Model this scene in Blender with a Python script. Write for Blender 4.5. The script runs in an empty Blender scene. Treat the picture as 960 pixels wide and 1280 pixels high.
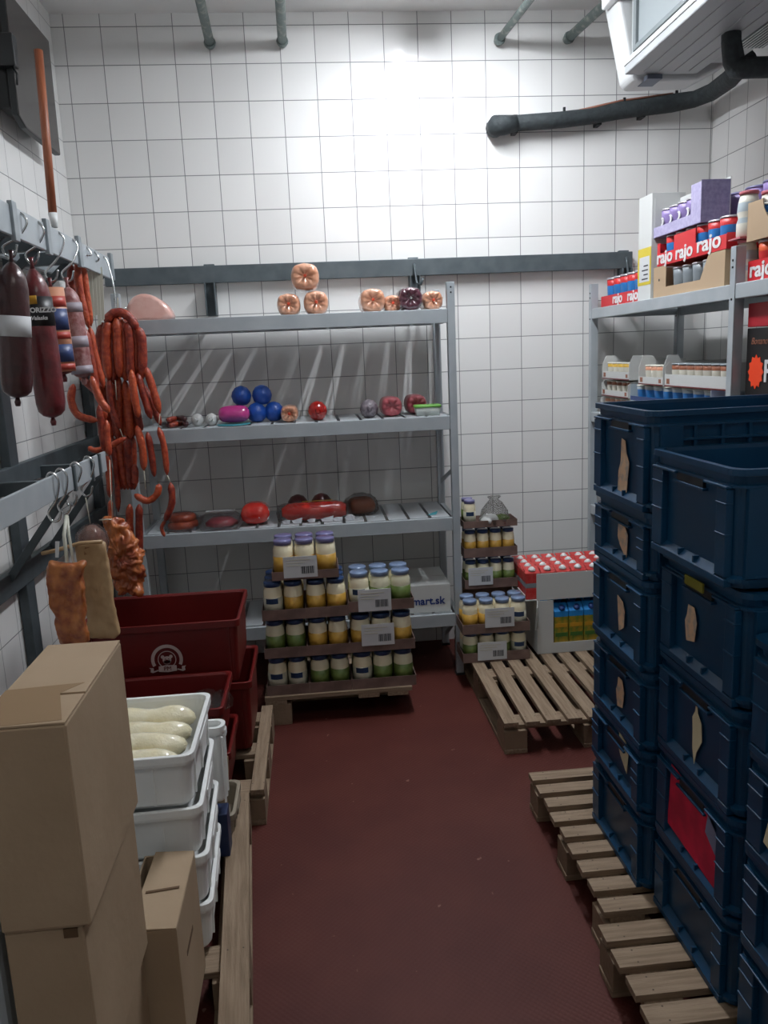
import bpy, math, random
from mathutils import Vector, Matrix
random.seed(7)
C = bpy.context.scene.collection
PI = math.pi
# ------------------------------------------------------------------ camera
H = 1.70; PITCH, ROLL, YAW = .193, -.0434, .0837; FPX = 1000.
fw = Vector((math.sin(YAW)*math.cos(PITCH), math.cos(YAW)*math.cos(PITCH), -math.sin(PITCH)))
r0 = Vector((math.cos(YAW), -math.sin(YAW), 0)); u0 = r0.cross(fw)
rt = math.cos(ROLL)*r0 + math.sin(ROLL)*u0
up = -math.sin(ROLL)*r0 + math.cos(ROLL)*u0
cam = bpy.data.cameras.new('camera'); cam.sensor_fit = 'HORIZONTAL'; cam.sensor_width = 36
cam.lens = 36*FPX/960; cam.clip_start = .05
co = bpy.data.objects.new('camera', cam); C.objects.link(co)
M4 = Matrix((rt, up, -fw)).transposed().to_4x4(); M4.translation = Vector((0, 0, H))
co.matrix_world = M4; bpy.context.scene.camera = co
def at(px, py, Y):            # point of the room seen at this pixel, at depth Y
    d = fw + rt*((px-480)/FPX) - up*((py-640)/FPX)
    return Vector((0, 0, H)) + d*(Y/d.y)
# ------------------------------------------------------------------ materials
def lin(h):
    h = h.lstrip('#'); o = []
    for i in (0, 2, 4):
        c = int(h[i:i+2], 16)/255
        o.append(c/12.92 if c <= .04045 else ((c+.055)/1.055)**2.4)
    return (*o, 1)
MATS = {}
def new(name):
    m = bpy.data.materials.new(name); m.use_nodes = True
    nt = m.node_tree; b = nt.nodes['Principled BSDF']; MATS[name] = m
    return m, nt, b
def mat(name, col, rough=.5, metal=0, col2=None, scale=20, bump=0, bscale=60, spec=.5, alpha=1, trans=0, coat=0, stretch=None, detail=3, lo=.35, hi=.65):
    m, nt, b = new(name)
    b.inputs['Base Color'].default_value = lin(col)
    b.inputs['Roughness'].default_value = rough; b.inputs['Metallic'].default_value = metal
    b.inputs['Specular IOR Level'].default_value = spec; b.inputs['Coat Weight'].default_value = coat
    b.inputs['Coat Roughness'].default_value = .08
    b.inputs['Transmission Weight'].default_value = trans; b.inputs['Alpha'].default_value = alpha
    L = nt.links.new
    tc = nt.nodes.new('ShaderNodeTexCoord'); src = tc.outputs['Object']
    if stretch:
        mp = nt.nodes.new('ShaderNodeMapping'); mp.inputs['Scale'].default_value = stretch
        L(src, mp.inputs['Vector']); src = mp.outputs['Vector']
    if col2:
        n = nt.nodes.new('ShaderNodeTexNoise'); n.inputs['Scale'].default_value = scale; n.inputs['Detail'].default_value = detail
        L(src, n.inputs['Vector'])
        r = nt.nodes.new('ShaderNodeValToRGB'); r.color_ramp.elements[0].position = lo; r.color_ramp.elements[1].position = hi
        r.color_ramp.elements[0].color = lin(col); r.color_ramp.elements[1].color = lin(col2)
        L(n.outputs['Fac'], r.inputs['Fac']); L(r.outputs['Color'], b.inputs['Base Color'])
    if bump:
        n = nt.nodes.new('ShaderNodeTexNoise'); n.inputs['Scale'].default_value = bscale; n.inputs['Detail'].default_value = 4
        L(src, n.inputs['Vector'])
        bp = nt.nodes.new('ShaderNodeBump'); bp.inputs['Strength'].default_value = bump; bp.inputs['Distance'].default_value = .01
        L(n.outputs['Fac'], bp.inputs['Height']); L(bp.outputs['Normal'], b.inputs['Normal'])
    return m
def tile_mat(name, ua, uo, vo, size=.18, tone='#e6e6e4', grout='#77797a'):
    m, nt, b = new(name); L = nt.links.new; N = nt.nodes.new
    g = N('ShaderNodeNewGeometry'); s = N('ShaderNodeSeparateXYZ'); L(g.outputs['Position'], s.inputs[0])
    def mth(op, a, bb=None, c=None):
        n = N('ShaderNodeMath'); n.operation = op
        for i, v in enumerate((a, bb, c)):
            if v is None: continue
            if isinstance(v, (int, float)): n.inputs[i].default_value = v
            else: L(v, n.inputs[i])
        return n.outputs[0]
    ids = []; gs = []
    for ax, off in ((ua, uo), ('Z', vo)):
        q = mth('DIVIDE', mth('SUBTRACT', s.outputs[ax], off), size)
        f = mth('FRACT', q); ids.append(mth('FLOOR', q))
        d = mth('MINIMUM', f, mth('SUBTRACT', 1.0, f))
        gs.append(mth('SMOOTH_MIN', 1, mth('DIVIDE', d, .013), .0))
    fac = mth('MINIMUM', gs[0], mth('ADD', mth('MULTIPLY', gs[1], 1.0), 0.0))
    fac = mth('MINIMUM', 1.0, fac)
    cmb = N('ShaderNodeCombineXYZ'); L(ids[0], cmb.inputs[0]); L(ids[1], cmb.inputs[1])
    wn = N('ShaderNodeTexWhiteNoise'); L(cmb.outputs[0], wn.inputs['Vector'])
    tcol = N('ShaderNodeMix'); tcol.data_type = 'RGBA'
    c = lin(tone); tcol.inputs[6].default_value = tuple(x*.93 for x in c[:3])+(1,); tcol.inputs[7].default_value = c
    L(wn.outputs['Value'], tcol.inputs[0])
    mx = N('ShaderNodeMix'); mx.data_type = 'RGBA'; mx.inputs[6].default_value = lin(grout)
    p = mth('POWER', fac, 4.0)
    L(p, mx.inputs[0]); L(tcol.outputs[2], mx.inputs[7]); L(mx.outputs[2], b.inputs['Base Color'])
    rr = mth('MULTIPLY_ADD', p, -.55, .72); L(rr, b.inputs['Roughness'])
    # every tile sits at a very slightly different angle
    sub = N('ShaderNodeVectorMath'); sub.operation = 'SUBTRACT'; L(wn.outputs['Color'], sub.inputs[0]); sub.inputs[1].default_value = (.5, .5, .5)
    sc = N('ShaderNodeVectorMath'); sc.operation = 'SCALE'; L(sub.outputs[0], sc.inputs[0]); sc.inputs['Scale'].default_value = .022
    ad = N('ShaderNodeVectorMath'); ad.operation = 'ADD'
    bp = N('ShaderNodeBump'); bp.inputs['Strength'].default_value = .35; bp.inputs['Distance'].default_value = .003
    L(fac, bp.inputs['Height']); L(bp.outputs['Normal'], ad.inputs[0]); L(sc.outputs[0], ad.inputs[1])
    nn = N('ShaderNodeVectorMath'); nn.operation = 'NORMALIZE'; L(ad.outputs[0], nn.inputs[0]); L(nn.outputs[0], b.inputs['Normal'])
    return m
tile_mat('tile_back', 'X', -1.133, 3.394)
tile_mat('tile_side', 'Y', 4.557, 3.394)
mat('ceiling_paint', '#ececea', .7, col2='#e2e3e2', scale=2.5)
def floor_mat():
    m, nt, b = new('floor_red'); L = nt.links.new; N = nt.nodes.new
    g = N('ShaderNodeNewGeometry')
    n = N('ShaderNodeTexNoise'); n.inputs['Scale'].default_value = 3.2; n.inputs['Detail'].default_value = 7; L(g.outputs['Position'], n.inputs['Vector'])
    r = N('ShaderNodeValToRGB'); r.color_ramp.elements[0].position = .35; r.color_ramp.elements[1].position = .7
    r.color_ramp.elements[0].color = lin('#4a1d17'); r.color_ramp.elements[1].color = lin('#54261e'); L(n.outputs['Fac'], r.inputs['Fac'])
    n2 = N('ShaderNodeTexNoise'); n2.inputs['Scale'].default_value = 22; n2.inputs['Detail'].default_value = 2; L(g.outputs['Position'], n2.inputs['Vector'])
    r2 = N('ShaderNodeValToRGB'); r2.color_ramp.elements[0].position = .735; r2.color_ramp.elements[1].position = .76
    L(n2.outputs['Fac'], r2.inputs['Fac'])
    mx = N('ShaderNodeMix'); mx.data_type = 'RGBA'; L(r2.outputs['Color'], mx.inputs[0]); L(r.outputs['Color'], mx.inputs[6]); mx.inputs[7].default_value = lin('#7a584f')
    L(mx.outputs[2], b.inputs['Base Color']); b.inputs['Roughness'].default_value = .62; b.inputs['Specular IOR Level'].default_value = .3
    mp = N('ShaderNodeMapping'); mp.inputs['Rotation'].default_value = (0, 0, .78); mp.inputs['Scale'].default_value = (1, 1, 1); L(g.outputs['Position'], mp.inputs['Vector'])
    ck = N('ShaderNodeTexVoronoi'); ck.inputs['Scale'].default_value = 75; ck.inputs['Randomness'].default_value = 0; L(mp.outputs[0], ck.inputs['Vector'])
    bp = N('ShaderNodeBump'); bp.inputs['Strength'].default_value = .35; bp.inputs['Distance'].default_value = .003
    L(ck.outputs['Distance'], bp.inputs['Height']); L(bp.outputs['Normal'], b.inputs['Normal'])
floor_mat()
mat('zinc', '#8f979c', .42, .55, col2='#9fa7ab', scale=14)
mat('zinc_dark', '#4c5559', .5, .3, col2='#586165', scale=12)
mat('rack_paint', '#a3abb0', .4, .15, col2='#adb4b8', scale=8)
mat('rack_top', '#b9bfc2', .45, .1)
mat('white_paint', '#c9cccc', .45)
mat('bracket_dark', '#3f4648', .55, .2)
mat('steel', '#c9cbcb', .22, 1)
mat('pipe_grey', '#6c7876', .6, .2, col2='#a3a59c', scale=30, lo=.5, hi=.75)
mat('tray_beige', '#8d8474', .6)
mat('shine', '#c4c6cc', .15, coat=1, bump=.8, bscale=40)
mat('unit_white', '#b9bbbb', .4)
mat('foam_black', '#22292c', .75, col2='#2f3638', scale=30, bump=.5, bscale=50)
mat('tape_brown', '#8a5a48', .6)
mat('plastic_white', '#dcdedd', .35)
mat('plastic_greywhite', '#96999a', .45)
mat('grille_grey', '#7f8688', .35)
mat('frame_grey', '#5f6668', .5)
mat('sticker_grey', '#5c6472', .5)
mat('screen', '#2c2826', .18)
mat('black_plastic', '#15191b', .45)
mat('broom_wood', '#9a5a3c', .45, col2='#86492e', scale=8, stretch=(20, 20, 1))
mat('pallet_wood', '#8f7a64', .75, col2='#6f5c48', scale=3, stretch=(1, 1, 1), bump=.3, bscale=60, detail=8)
mat('pallet_x', '#94806a', .75, col2='#7b6752', scale=9, stretch=(.6, 9, 9), bump=.3, bscale=40, detail=6)
mat('pallet_y', '#94806a', .75, col2='#7b6752', scale=9, stretch=(9, .6, 9), bump=.3, bscale=40, detail=6)
mat('nail', '#4a3b2c', .6)
mat('cardboard', '#ac967c', .8, col2='#a08a70', scale=3, bump=.12, bscale=30)
mat('cardboard_edge', '#8c7355', .85)
mat('cardboard_dark', '#5d4630', .85)
mat('tray_card', '#806860', .6, col2='#66524b', scale=12)
mat('kraft', '#ab9377', .75)
mat('crate_blue', '#093e60', .38, col2='#083756', scale=6, spec=.4)
mat('torn_label', '#d6b290', .8, col2='#8c8f90', scale=40, lo=.45, hi=.75)
mat('torn_label2', '#d2c6a4', .8)
mat('label_yellow', '#7f7a20', .7)
mat('label_red', '#d81e46', .7, col2='#b01238', scale=12)
mat('paper', '#c6c8ca', .7)
mat('paper_cream', '#c9bfa0', .7)
mat('ink', '#23252c', .6)
mat('ink_blue', '#1f3a78', .5)
mat('crate_red', '#66100e', .42, col2='#5b0d0b', scale=5)
mat('crest_white', '#b9a9a6', .6)
mat('crate_white', '#eef0ee', .38, col2='#e6e9e8', scale=6)
mat('bin_pale', '#b0bcc4', .5)
mat('crate_navy', '#14264a', .45)
mat('pale_sausage', '#e6dab0', .25, col2='#efe8cc', scale=14, bump=.7, bscale=28, coat=.8)
mat('jar_cream', '#f0e6c6', .25, coat=.6)
mat('jar_green', '#e6e2c4', .25, coat=.6)
mat('label_mustard', '#a8802c', .45, col2='#b98f3c', scale=30)
mat('label_green', '#4f6228', .45, col2='#62733a', scale=30)
mat('label_pale', '#b9b7a4', .45)
mat('label_navy', '#1c3558', .45)
mat('lid_blue', '#26426e', .3, .2, coat=.4)
mat('lid_lilac', '#6f6d96', .3, .1, coat=.4)
mat('lid_pale', '#7488a8', .3, .1, coat=.5)
mat('salami_dark', '#3e1517', .35, col2='#2f0f12', scale=25, bump=.3, bscale=40, coat=.3)
mat('salami_red', '#6a2024', .35, col2='#4f151a', scale=18, bump=.3, bscale=40, coat=.3)
mat('salami_tip', '#8a4038', .35, col2='#5f1c1f', scale=20, bump=.3, bscale=40, coat=.3)
mat('salami_band', '#7f4644', .4, col2='#a58080', scale=45, bump=.3, bscale=60)
mat('band_pale', '#99919b', .5)
mat('label_black', '#17181b', .4)
mat('patch_yellow', '#c08e22', .5)
mat('white_ink', '#d6d6d6', .5)
mat('wrap_blue', '#3a4a78', .4, col2='#31426c', scale=9)
mat('wrap_red', '#b04238', .4)
mat('wrap_peach', '#c98f72', .4)
mat('sausage', '#94301c', .4, col2='#b9522e', scale=60, bump=.4, bscale=90, coat=.25)
mat('sausage_dark', '#701d14', .42, col2='#9a3c24', scale=50, bump=.4, bscale=90, coat=.2)
mat('sausage_bright', '#a23a1e', .38, col2='#bd5832', scale=60, bump=.4, bscale=90, coat=.3)
mat('string', '#b9b4a4', .8)
mat('casing', '#d2d2c4', .35, alpha=.8, coat=.3)
mat('smoked_meat', '#7e3a1e', .45, col2='#b06a34', scale=24, bump=.8, bscale=25, coat=.3, detail=5)
mat('smoked_lump', '#8a3c22', .4, col2='#bb6c34', scale=14, bump=.8, bscale=30, coat=.4, detail=5)
mat('pork_skin', '#b39670', .5, col2='#9c7d58', scale=8, bump=.4, bscale=20)
mat('skin_brown', '#5c3a1e', .5, col2='#7f5c36', scale=10, bump=.4, bscale=20)
mat('ham_net', '#a98478', .3, col2='#8d5c4c', scale=20, coat=.6)
mat('ham_cut', '#cf9c90', .3, col2='#dcb3a8', scale=10, coat=.7)
mat('roll_pink', '#cf9c80', .28, col2='#b97a58', scale=14, bump=.5, bscale=30, coat=.7)
mat('roll_purple', '#542c38', .25, col2='#472430', scale=20, bump=.4, bscale=40, coat=.8)
mat('clip_orange', '#c0442a', .4)
mat('ball_blue', '#1a54b4', .4, col2='#164aa0', scale=20, bump=.4, bscale=50, coat=.3)
mat('wrap_pink', '#b02a78', .25, col2='#c0408a', scale=6, bump=.3, bscale=20, coat=.7)
mat('ball_white', '#c2c4c2', .4, bump=.3, bscale=30)
mat('red_shiny', '#a01812', .2, coat=.8)
mat('red_wrap', '#c41d16', .18, col2='#d2463a', scale=16, bump=.6, bscale=25, coat=.8)
mat('net_grey', '#5f5660', .4, col2='#8a8288', scale=60, bump=.5, bscale=60, coat=.4)
mat('round_pink', '#a04a52', .35, coat=.4)
mat('round_dark', '#4c1a1c', .3, coat=.6)
mat('teal_card', '#3c8f9a', .5)
mat('green_lid', '#6fae4a', .4)
mat('tub_white', '#b4bab6', .35)
mat('rajo_red', '#c8222a', .45)
mat('cup_red', '#c2282a', .4)
mat('cup_blue', '#2b74b8', .4)
mat('cup_purple', '#8d7bb0', .4)
mat('lid_foil', '#b8b4ba', .3, .5)
mat('purple_card', '#7c7798', .6, col2='#8f8aab', scale=60)
mat('purple_light', '#9f98bc', .55, col2='#b0aac8', scale=60)
mat('card_white', '#c6c8c6', .55)
mat('yellow_card', '#cdb93a', .55)
mat('bottle_white', '#d2cfc2', .35)
mat('lid_pink', '#b8646c', .4)
mat('cup_orange', '#d2562a', .4)
mat('cup_yellow', '#d0a944', .45)
mat('cup_brown', '#8a5238', .45)
mat('cup_clear', '#aab6bc', .3)
mat('cup_grey', '#7f878c', .35)
mat('card_brown', '#4b3228', .6)
mat('box_black', '#191718', .5)
mat('box_red', '#a8202c', .5)
mat('sticker_orange', '#f0461a', .6)
mat('carton_blue', '#1f86d0', .4)
mat('carton_dark', '#16356e', .4)
mat('carton_yellow', '#b08a24', .45, col2='#56782a', scale=30)
mat('carton_green', '#3f6c2c', .45)
mat('carton_red', '#b8282a', .4, col2='#c04a44', scale=40)
def film_mat():
    m, nt, b = new('film'); N = nt.nodes.new; L = nt.links.new
    gl = N('ShaderNodeBsdfGlossy'); gl.inputs['Roughness'].default_value = .12; gl.inputs['Color'].default_value = (.9, .9, .9, 1)
    tr = N('ShaderNodeBsdfTransparent'); tr.inputs['Color'].default_value = (.99, .99, .99, 1)
    ms = N('ShaderNodeMixShader'); f = N('ShaderNodeFresnel'); f.inputs['IOR'].default_value = 1.28
    n = N('ShaderNodeTexNoise'); n.inputs['Scale'].default_value = 26; bp = N('ShaderNodeBump'); bp.inputs['Strength'].default_value = .8
    bp.inputs['Distance'].default_value = .02
    L(n.outputs['Fac'], bp.inputs['Height']); L(bp.outputs['Normal'], gl.inputs['Normal']); L(bp.outputs['Normal'], f.inputs['Normal'])
    L(f.outputs[0], ms.inputs[0]); L(tr.outputs[0], ms.inputs[1]); L(gl.outputs[0], ms.inputs[2])
    L(ms.outputs[0], nt.nodes['Material Output'].inputs['Surface'])
film_mat()
def emit(name, col, s):
    m, nt, b = new(name); b.inputs['Base Color'].default_value = lin('#ffffff')
    b.inputs['Emission Color'].default_value = lin(col); b.inputs['Emission Strength'].default_value = s
emit('tube_light', '#f4f8fe', 138)
emit('fill_panel_light', '#fbf9f5', 1.9)
# ------------------------------------------------------------------ mesh builder
def rr_ring(w, d, r, n=4):
    r = max(min(r, w/2-1e-4, d/2-1e-4), 1e-4); o = []
    for cx, cy, a0 in ((w/2-r, d/2-r, 0), (-w/2+r, d/2-r, PI/2), (-w/2+r, -d/2+r, PI), (w/2-r, -d/2+r, 1.5*PI)):
        for k in range(n+1):
            a = a0 + k*PI/2/n; o.append((cx+r*math.cos(a), cy+r*math.sin(a)))
    return o
class MB:
    def __init__(s): s.v = []; s.f = []; s.m = []; s.sm = []; s.mats = []
    def mi(s, m):
        if m not in s.mats: s.mats.append(m)
        return s.mats.index(m)
    def add(s, vs, fs, m, smooth=False, X=None):
        b = len(s.v)
        s.v += [tuple(X @ Vector(v)) if X is not None else tuple(v) for v in vs]
        i = s.mi(m)
        for f in fs: s.f.append([b+k for k in f]); s.m.append(i); s.sm.append(smooth)
        return s
    def box(s, a, b, m, X=None):
        (x0, y0, z0), (x1, y1, z1) = a, b
        x0, x1 = sorted((x0, x1)); y0, y1 = sorted((y0, y1)); z0, z1 = sorted((z0, z1))
        vs = [(x0,y0,z0),(x1,y0,z0),(x1,y1,z0),(x0,y1,z0),(x0,y0,z1),(x1,y0,z1),(x1,y1,z1),(x0,y1,z1)]
        return s.add(vs, [(0,3,2,1),(4,5,6,7),(0,1,5,4),(1,2,6,5),(2,3,7,6),(3,0,4,7)], m, False, X)
    def beam(s, p, q, w, h, m, side=None):       # rectangular bar from p to q
        p, q = Vector(p), Vector(q); d = (q-p); L = d.length; d.normalize()
        a = Vector(side).normalized() if side else d.cross(Vector((0,0,1)))
        if a.length < 1e-3: a = Vector((1,0,0))
        a.normalize(); b = a.cross(d).normalized()
        vs = []
        for e in (p, q):
            for i, j in ((-1,-1),(1,-1),(1,1),(-1,1)): vs.append(e + a*(i*w/2) + b*(j*h/2))
        return s.add(vs, [(0,1,2,3),(7,6,5,4),(0,4,5,1),(1,5,6,2),(2,6,7,3),(3,7,4,0)], m)
    def loft(s, rings, m, smooth=True, cap0=True, cap1=True, ms=None):
        n = len(rings[0]); b = len(s.v); i0 = s.mi(m)
        for r in rings: s.v += [tuple(p) for p in r]
        for k in range(len(rings)-1):
            i = s.mi(ms[k]) if ms and ms[k] else i0
            for j in range(n):
                s.f.append([b+k*n+j, b+k*n+(j+1)%n, b+(k+1)*n+(j+1)%n, b+(k+1)*n+j]); s.m.append(i); s.sm.append(smooth)
        if cap0: s.f.append([b+j for j in reversed(range(n))]); s.m.append(s.mi(ms[0]) if ms and ms[0] else i0); s.sm.append(False)
        if cap1: s.f.append([b+(len(rings)-1)*n+j for j in range(n)]); s.m.append(s.mi(ms[-1]) if ms and ms[-1] else i0); s.sm.append(False)
        return s
    def tube(s, pts, r, m, n=10, caps=True, flat=1):
        P = [Vector(p) for p in pts]; R = r if isinstance(r, (list, tuple)) else [r]*len(P)
        rings = []; prev = None
        for i, p in enumerate(P):
            t = (P[min(i+1, len(P)-1)]-P[max(i-1, 0)]).normalized()
            if prev is None:
                a = t.cross(Vector((0,0,1)))
                if a.length < .05: a = t.cross(Vector((0,1,0)))
            else: a = prev - t*prev.dot(t)
            a.normalize(); prev = a; b = t.cross(a)
            rings.append([p + a*(R[i]*math.cos(2*PI*k/n)) + b*(R[i]*flat*math.sin(2*PI*k/n)) for k in range(n)])
        return s.loft(rings, m, True, caps, caps)
    def lathe(s, prof, m, c=(0,0,0), n=20, ms=None, axis='z', ripple=0, X=None):
        rings = []
        for r, z in prof:
            ring = []
            for k in range(n):
                a = 2*PI*k/n; rr = r*(1+ripple*math.cos(a*7+z*20))
                p = Vector((rr*math.cos(a), rr*math.sin(a), z))
                if axis == 'y': p = Vector((p.x, z, -p.y) if False else (p.x, z, p.y)); 
                if axis == 'x': p = Vector((z, p.x, p.y))
                if X is not None: p = X @ p
                ring.append(p+Vector(c))
            if axis == 'y': ring.reverse()
            rings.append(ring)
        return s.loft(rings, m, True, True, True, ms)
    def poly(s, pts, th, m, normal=(0,-1,0), m2=None):
        n = len(pts); N = Vector(normal)
        A = [Vector(p) for p in pts]; B = [p - N*th for p in A]
        fs = [list(range(n)), list(reversed(range(n, 2*n)))]
        s.add(A+B, fs, m)
        b = len(s.v)-2*n; i = s.mi(m2 or m)
        for k in range(n): s.f.append([b+k, b+n+k, b+n+(k+1)%n, b+(k+1)%n]); s.m.append(i); s.sm.append(False)
        return s
    def build(s, name, parent=None, bevel=0, seg=2, sub=0, disp=0, dscale=.1, solid=0):
        me = bpy.data.meshes.new(name); me.from_pydata(s.v, [], s.f)
        for m in s.mats: me.materials.append(MATS[m])
        me.polygons.foreach_set('material_index', s.m); me.polygons.foreach_set('use_smooth', s.sm); me.update()
        import bmesh
        bm = bmesh.new(); bm.from_mesh(me); bmesh.ops.recalc_face_normals(bm, faces=bm.faces); bm.to_mesh(me); bm.free()
        o = bpy.data.objects.new(name, me); C.objects.link(o)
        if parent: o.parent = parent
        if bevel:
            b = o.modifiers.new('bevel', 'BEVEL'); b.width = bevel; b.segments = seg; b.limit_method = 'ANGLE'; b.angle_limit = .6
        if sub:
            b = o.modifiers.new('sub', 'SUBSURF'); b.levels = sub; b.render_levels = sub
        if disp:
            t = bpy.data.textures.new(name+'_lumps', 'CLOUDS'); t.noise_scale = dscale
            b = o.modifiers.new('disp', 'DISPLACE'); b.texture = t; b.strength = disp; b.mid_level = .5; b.texture_coords = 'OBJECT' if False else 'LOCAL'
        return o
def smooth(P, k=5):
    Q = []
    for i in range(len(P)-1):
        p0, p1, p2, p3 = P[max(i-1,0)], P[i], P[i+1], P[min(i+2,len(P)-1)]
        for s in range(k):
            u = s/k; Q.append(.5*((2*p1)+(p2-p0)*u+(2*p0-5*p1+4*p2-p3)*u*u+(3*p1-p0-3*p2+p3)*u**3))
    Q.append(P[-1]); return Q
def tag(o, label, cat, group=None):
    o['label'] = label; o['category'] = cat
    if group: o['group'] = group
    return o
def thing(name, label, cat, loc=(0,0,0), group=None, rz=0):
    o = bpy.data.objects.new(name, None); C.objects.link(o); o.location = loc; o.rotation_euler = (0,0,rz)
    o.empty_display_size = .05
    return tag(o, label, cat, group)
def struct(o): o['kind'] = 'structure'; return o
def text_part(name, body, size, m, parent, loc, rot=(PI/2,0,0), ext=.0008, align='CENTER', shear=0, xs=1, bold=0):
    cu = bpy.data.curves.new(name, 'FONT'); cu.body = body; cu.size = size; cu.extrude = ext; cu.align_x = align; cu.align_y = 'CENTER'; cu.shear = shear; cu.offset = bold
    t = bpy.data.objects.new(name, cu); C.objects.link(t)
    bpy.context.view_layer.update()
    me = bpy.data.meshes.new_from_object(t.evaluated_get(bpy.context.evaluated_depsgraph_get()))
    bpy.data.objects.remove(t); me.materials.clear(); me.materials.append(MATS[m])
    o = bpy.data.objects.new(name, me); C.objects.link(o); o.parent = parent; o.location = loc; o.rotation_euler = rot; o.scale = (xs, 1, 1)
    return o
XL, XR, YB, YF, ZC = -1.198, 2.295, 4.557, -1.1, 3.455
# ------------------------------------------------------------------ room
struct(MB().box((XL-.2, YF-.1, -.1), (XR+.2, YB+.2, 0), 'floor_red').build('floor'))
struct(MB().box((XL-.2, YB, 0), (XR+.2, YB+.2, ZC), 'tile_back').build('wall_back'))
struct(MB().box((XL-.2, YF, 0), (XL, YB, ZC), 'tile_side').build('wall_left'))
struct(MB().box((XR, YF, 0), (XR+.2, YB, ZC), 'tile_side').build('wall_right'))
struct(MB().box((XL-.2, YF-.1, 0), (XR+.2, YF, ZC), 'tile_back').build('wall_front'))
struct(MB().box((XL-.2, YF-.1, ZC), (XR+.2, YB+.2, ZC+.1), 'ceiling_paint').build('ceiling'))
w = bpy.data.worlds.new('world'); bpy.context.scene.world = w; w.use_nodes = True
w.node_tree.nodes['Background'].inputs[0].default_value = (.05, .055, .06, 1)
# ceiling lamp: twin tube batten
t = thing('ceiling_lamp', 'long lamp with two bright strips on the ceiling at the top edge of the picture', 'lamp', (.695, 3.45, ZC))
MB().box((-.07, -.70, -.05), (.07, .70, 0), 'plastic_white').build('housing', t, .004)
for sx in (-.05, .05):
    MB().box((sx-.018, -.66, -.0545), (sx+.018, .66, -.0505), 'tube_light').build('light_strip', t)
for sy in (-.685, .685): MB().box((-.068, sy-.012, -.1), (.068, sy+.012, -.05), 'plastic_white').build('end_cap', t, .003)
t = thing('ceiling_lamp', 'unseen flat square fill light panel added on the ceiling above the viewer', 'lamp', (.45, .42, ZC))  # fill light added out of view, brightens the near part of the room
MB().box((-.62, -.62, -.05), (.62, .62, 0), 'plastic_white').build('housing', t, .004)
MB().box((-.60, -.60, -.056), (.60, .60, -.0505), 'fill_panel_light').build('fill_diffuser', t)
# four meat-rail pipes
for i, (a, b, lab) in enumerate((((263,57),(250,0),'leftmost grey pipe coming down from the ceiling to the back wall'),
        ((353,55),(350,0),'second grey pipe from the left between ceiling and back wall'),
        ((622,52),(662,0),'grey slanted pipe under the ceiling left of the cooling unit, thinner one'),
        ((708,50),(762,0),'grey slanted pipe under the ceiling nearest the cooling unit'))):
    p = at(*a, YB-.012); q = at(*b, 4.13); d = q-p; q = p + d*((ZC-p.z-.002)/d.z)
    t = thing('ceiling_pipe', lab, 'pipe', p); q = q-p
    n = d.normalized()
    MB().tube([n*.02, q], .0235 if i != 2 else .019, 'pipe_grey', 14).build('tube', t)
    MB().tube([(0,0,0), n*.03, n*.045], [.022, .031, .027], 'pipe_grey', 14).build('end_fitting', t)
    MB().lathe([(.045,-.008),(.045,0)], 'pipe_grey', q, 16).build('ceiling_flange', t)
# black lagged pipe on the back wall
pts = [at(622,157,4.49), at(640,154.5,4.49), at(700,150,4.49), at(745,144.5,4.49), at(775,138,4.49), at(800,135,4.49), at(840,129,4.49), at(868,124,4.47), at(890,115,4.34), at(912,99,4.12), at(921,88,3.98), at(935,70,3.9)]
t = thing('insulated_pipe', 'long black insulated pipe running along the back wall to the cooling unit', 'pipe', pts[0])
L0 = [p-pts[0] for p in pts]
MB().tube(L0[1:], [.040,.041,.04,.044,.042,.046,.042,.044,.046,.047,.047], 'foam_black', 14).build('foam_sleeve', t)
MB().tube([L0[0]+Vector((-.005,.045,0)), L0[0]+Vector((-.008,.0,0)), L0[0]+Vector((.03,-.008,0)), L0[1]+Vector((.02,0,0))], [.05,.053,.05,.043], 'foam_black', 14).build('elbow', t)
MB().tube([L0[2]+Vector((.1,-.01,.043)), L0[4]+Vector((0,-.01,.045)), L0[6]+Vector((0,-.01,.045))], .006, 'tape_brown', 6).build('copper_line', t)
for k in (1, 3, 5): MB().box((-.012,.0,-.045), (.012,YB-4.49-.001,.045), 'black_plastic', Matrix.Translation(L0[k]+Vector((.02,0,0)))).build('wall_clamp', t)
for k in (2, 4, 6): MB().box((-.006,-.006,0), (.006,.006,.03), 'black_plastic', Matrix.Translation(L0[k]+Vector((.02,-.01,.03)))).build('cable_tie', t)
# second black pipe elbow at the unit
e0 = at(914,52,3.35); e1 = at(917,76,3.35); e2 = at(928,85,3.32); e3 = Vector((XR-.002, e2.y-.02, e2.z+.0))
t = thing('insulated_elbow_pipe', 'thick black insulated elbow pipe under the cooling unit by the right wall', 'pipe', e1)
MB().tube([e0+Vector((0,.0,.16))-e1, e0-e1, (0,0,0), Vector((.015,0,-.028)), e2-e1, e3-e1], [.037,.038,.042,.042,.04,.038], 'foam_black', 14).build('foam_sleeve', t)
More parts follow.
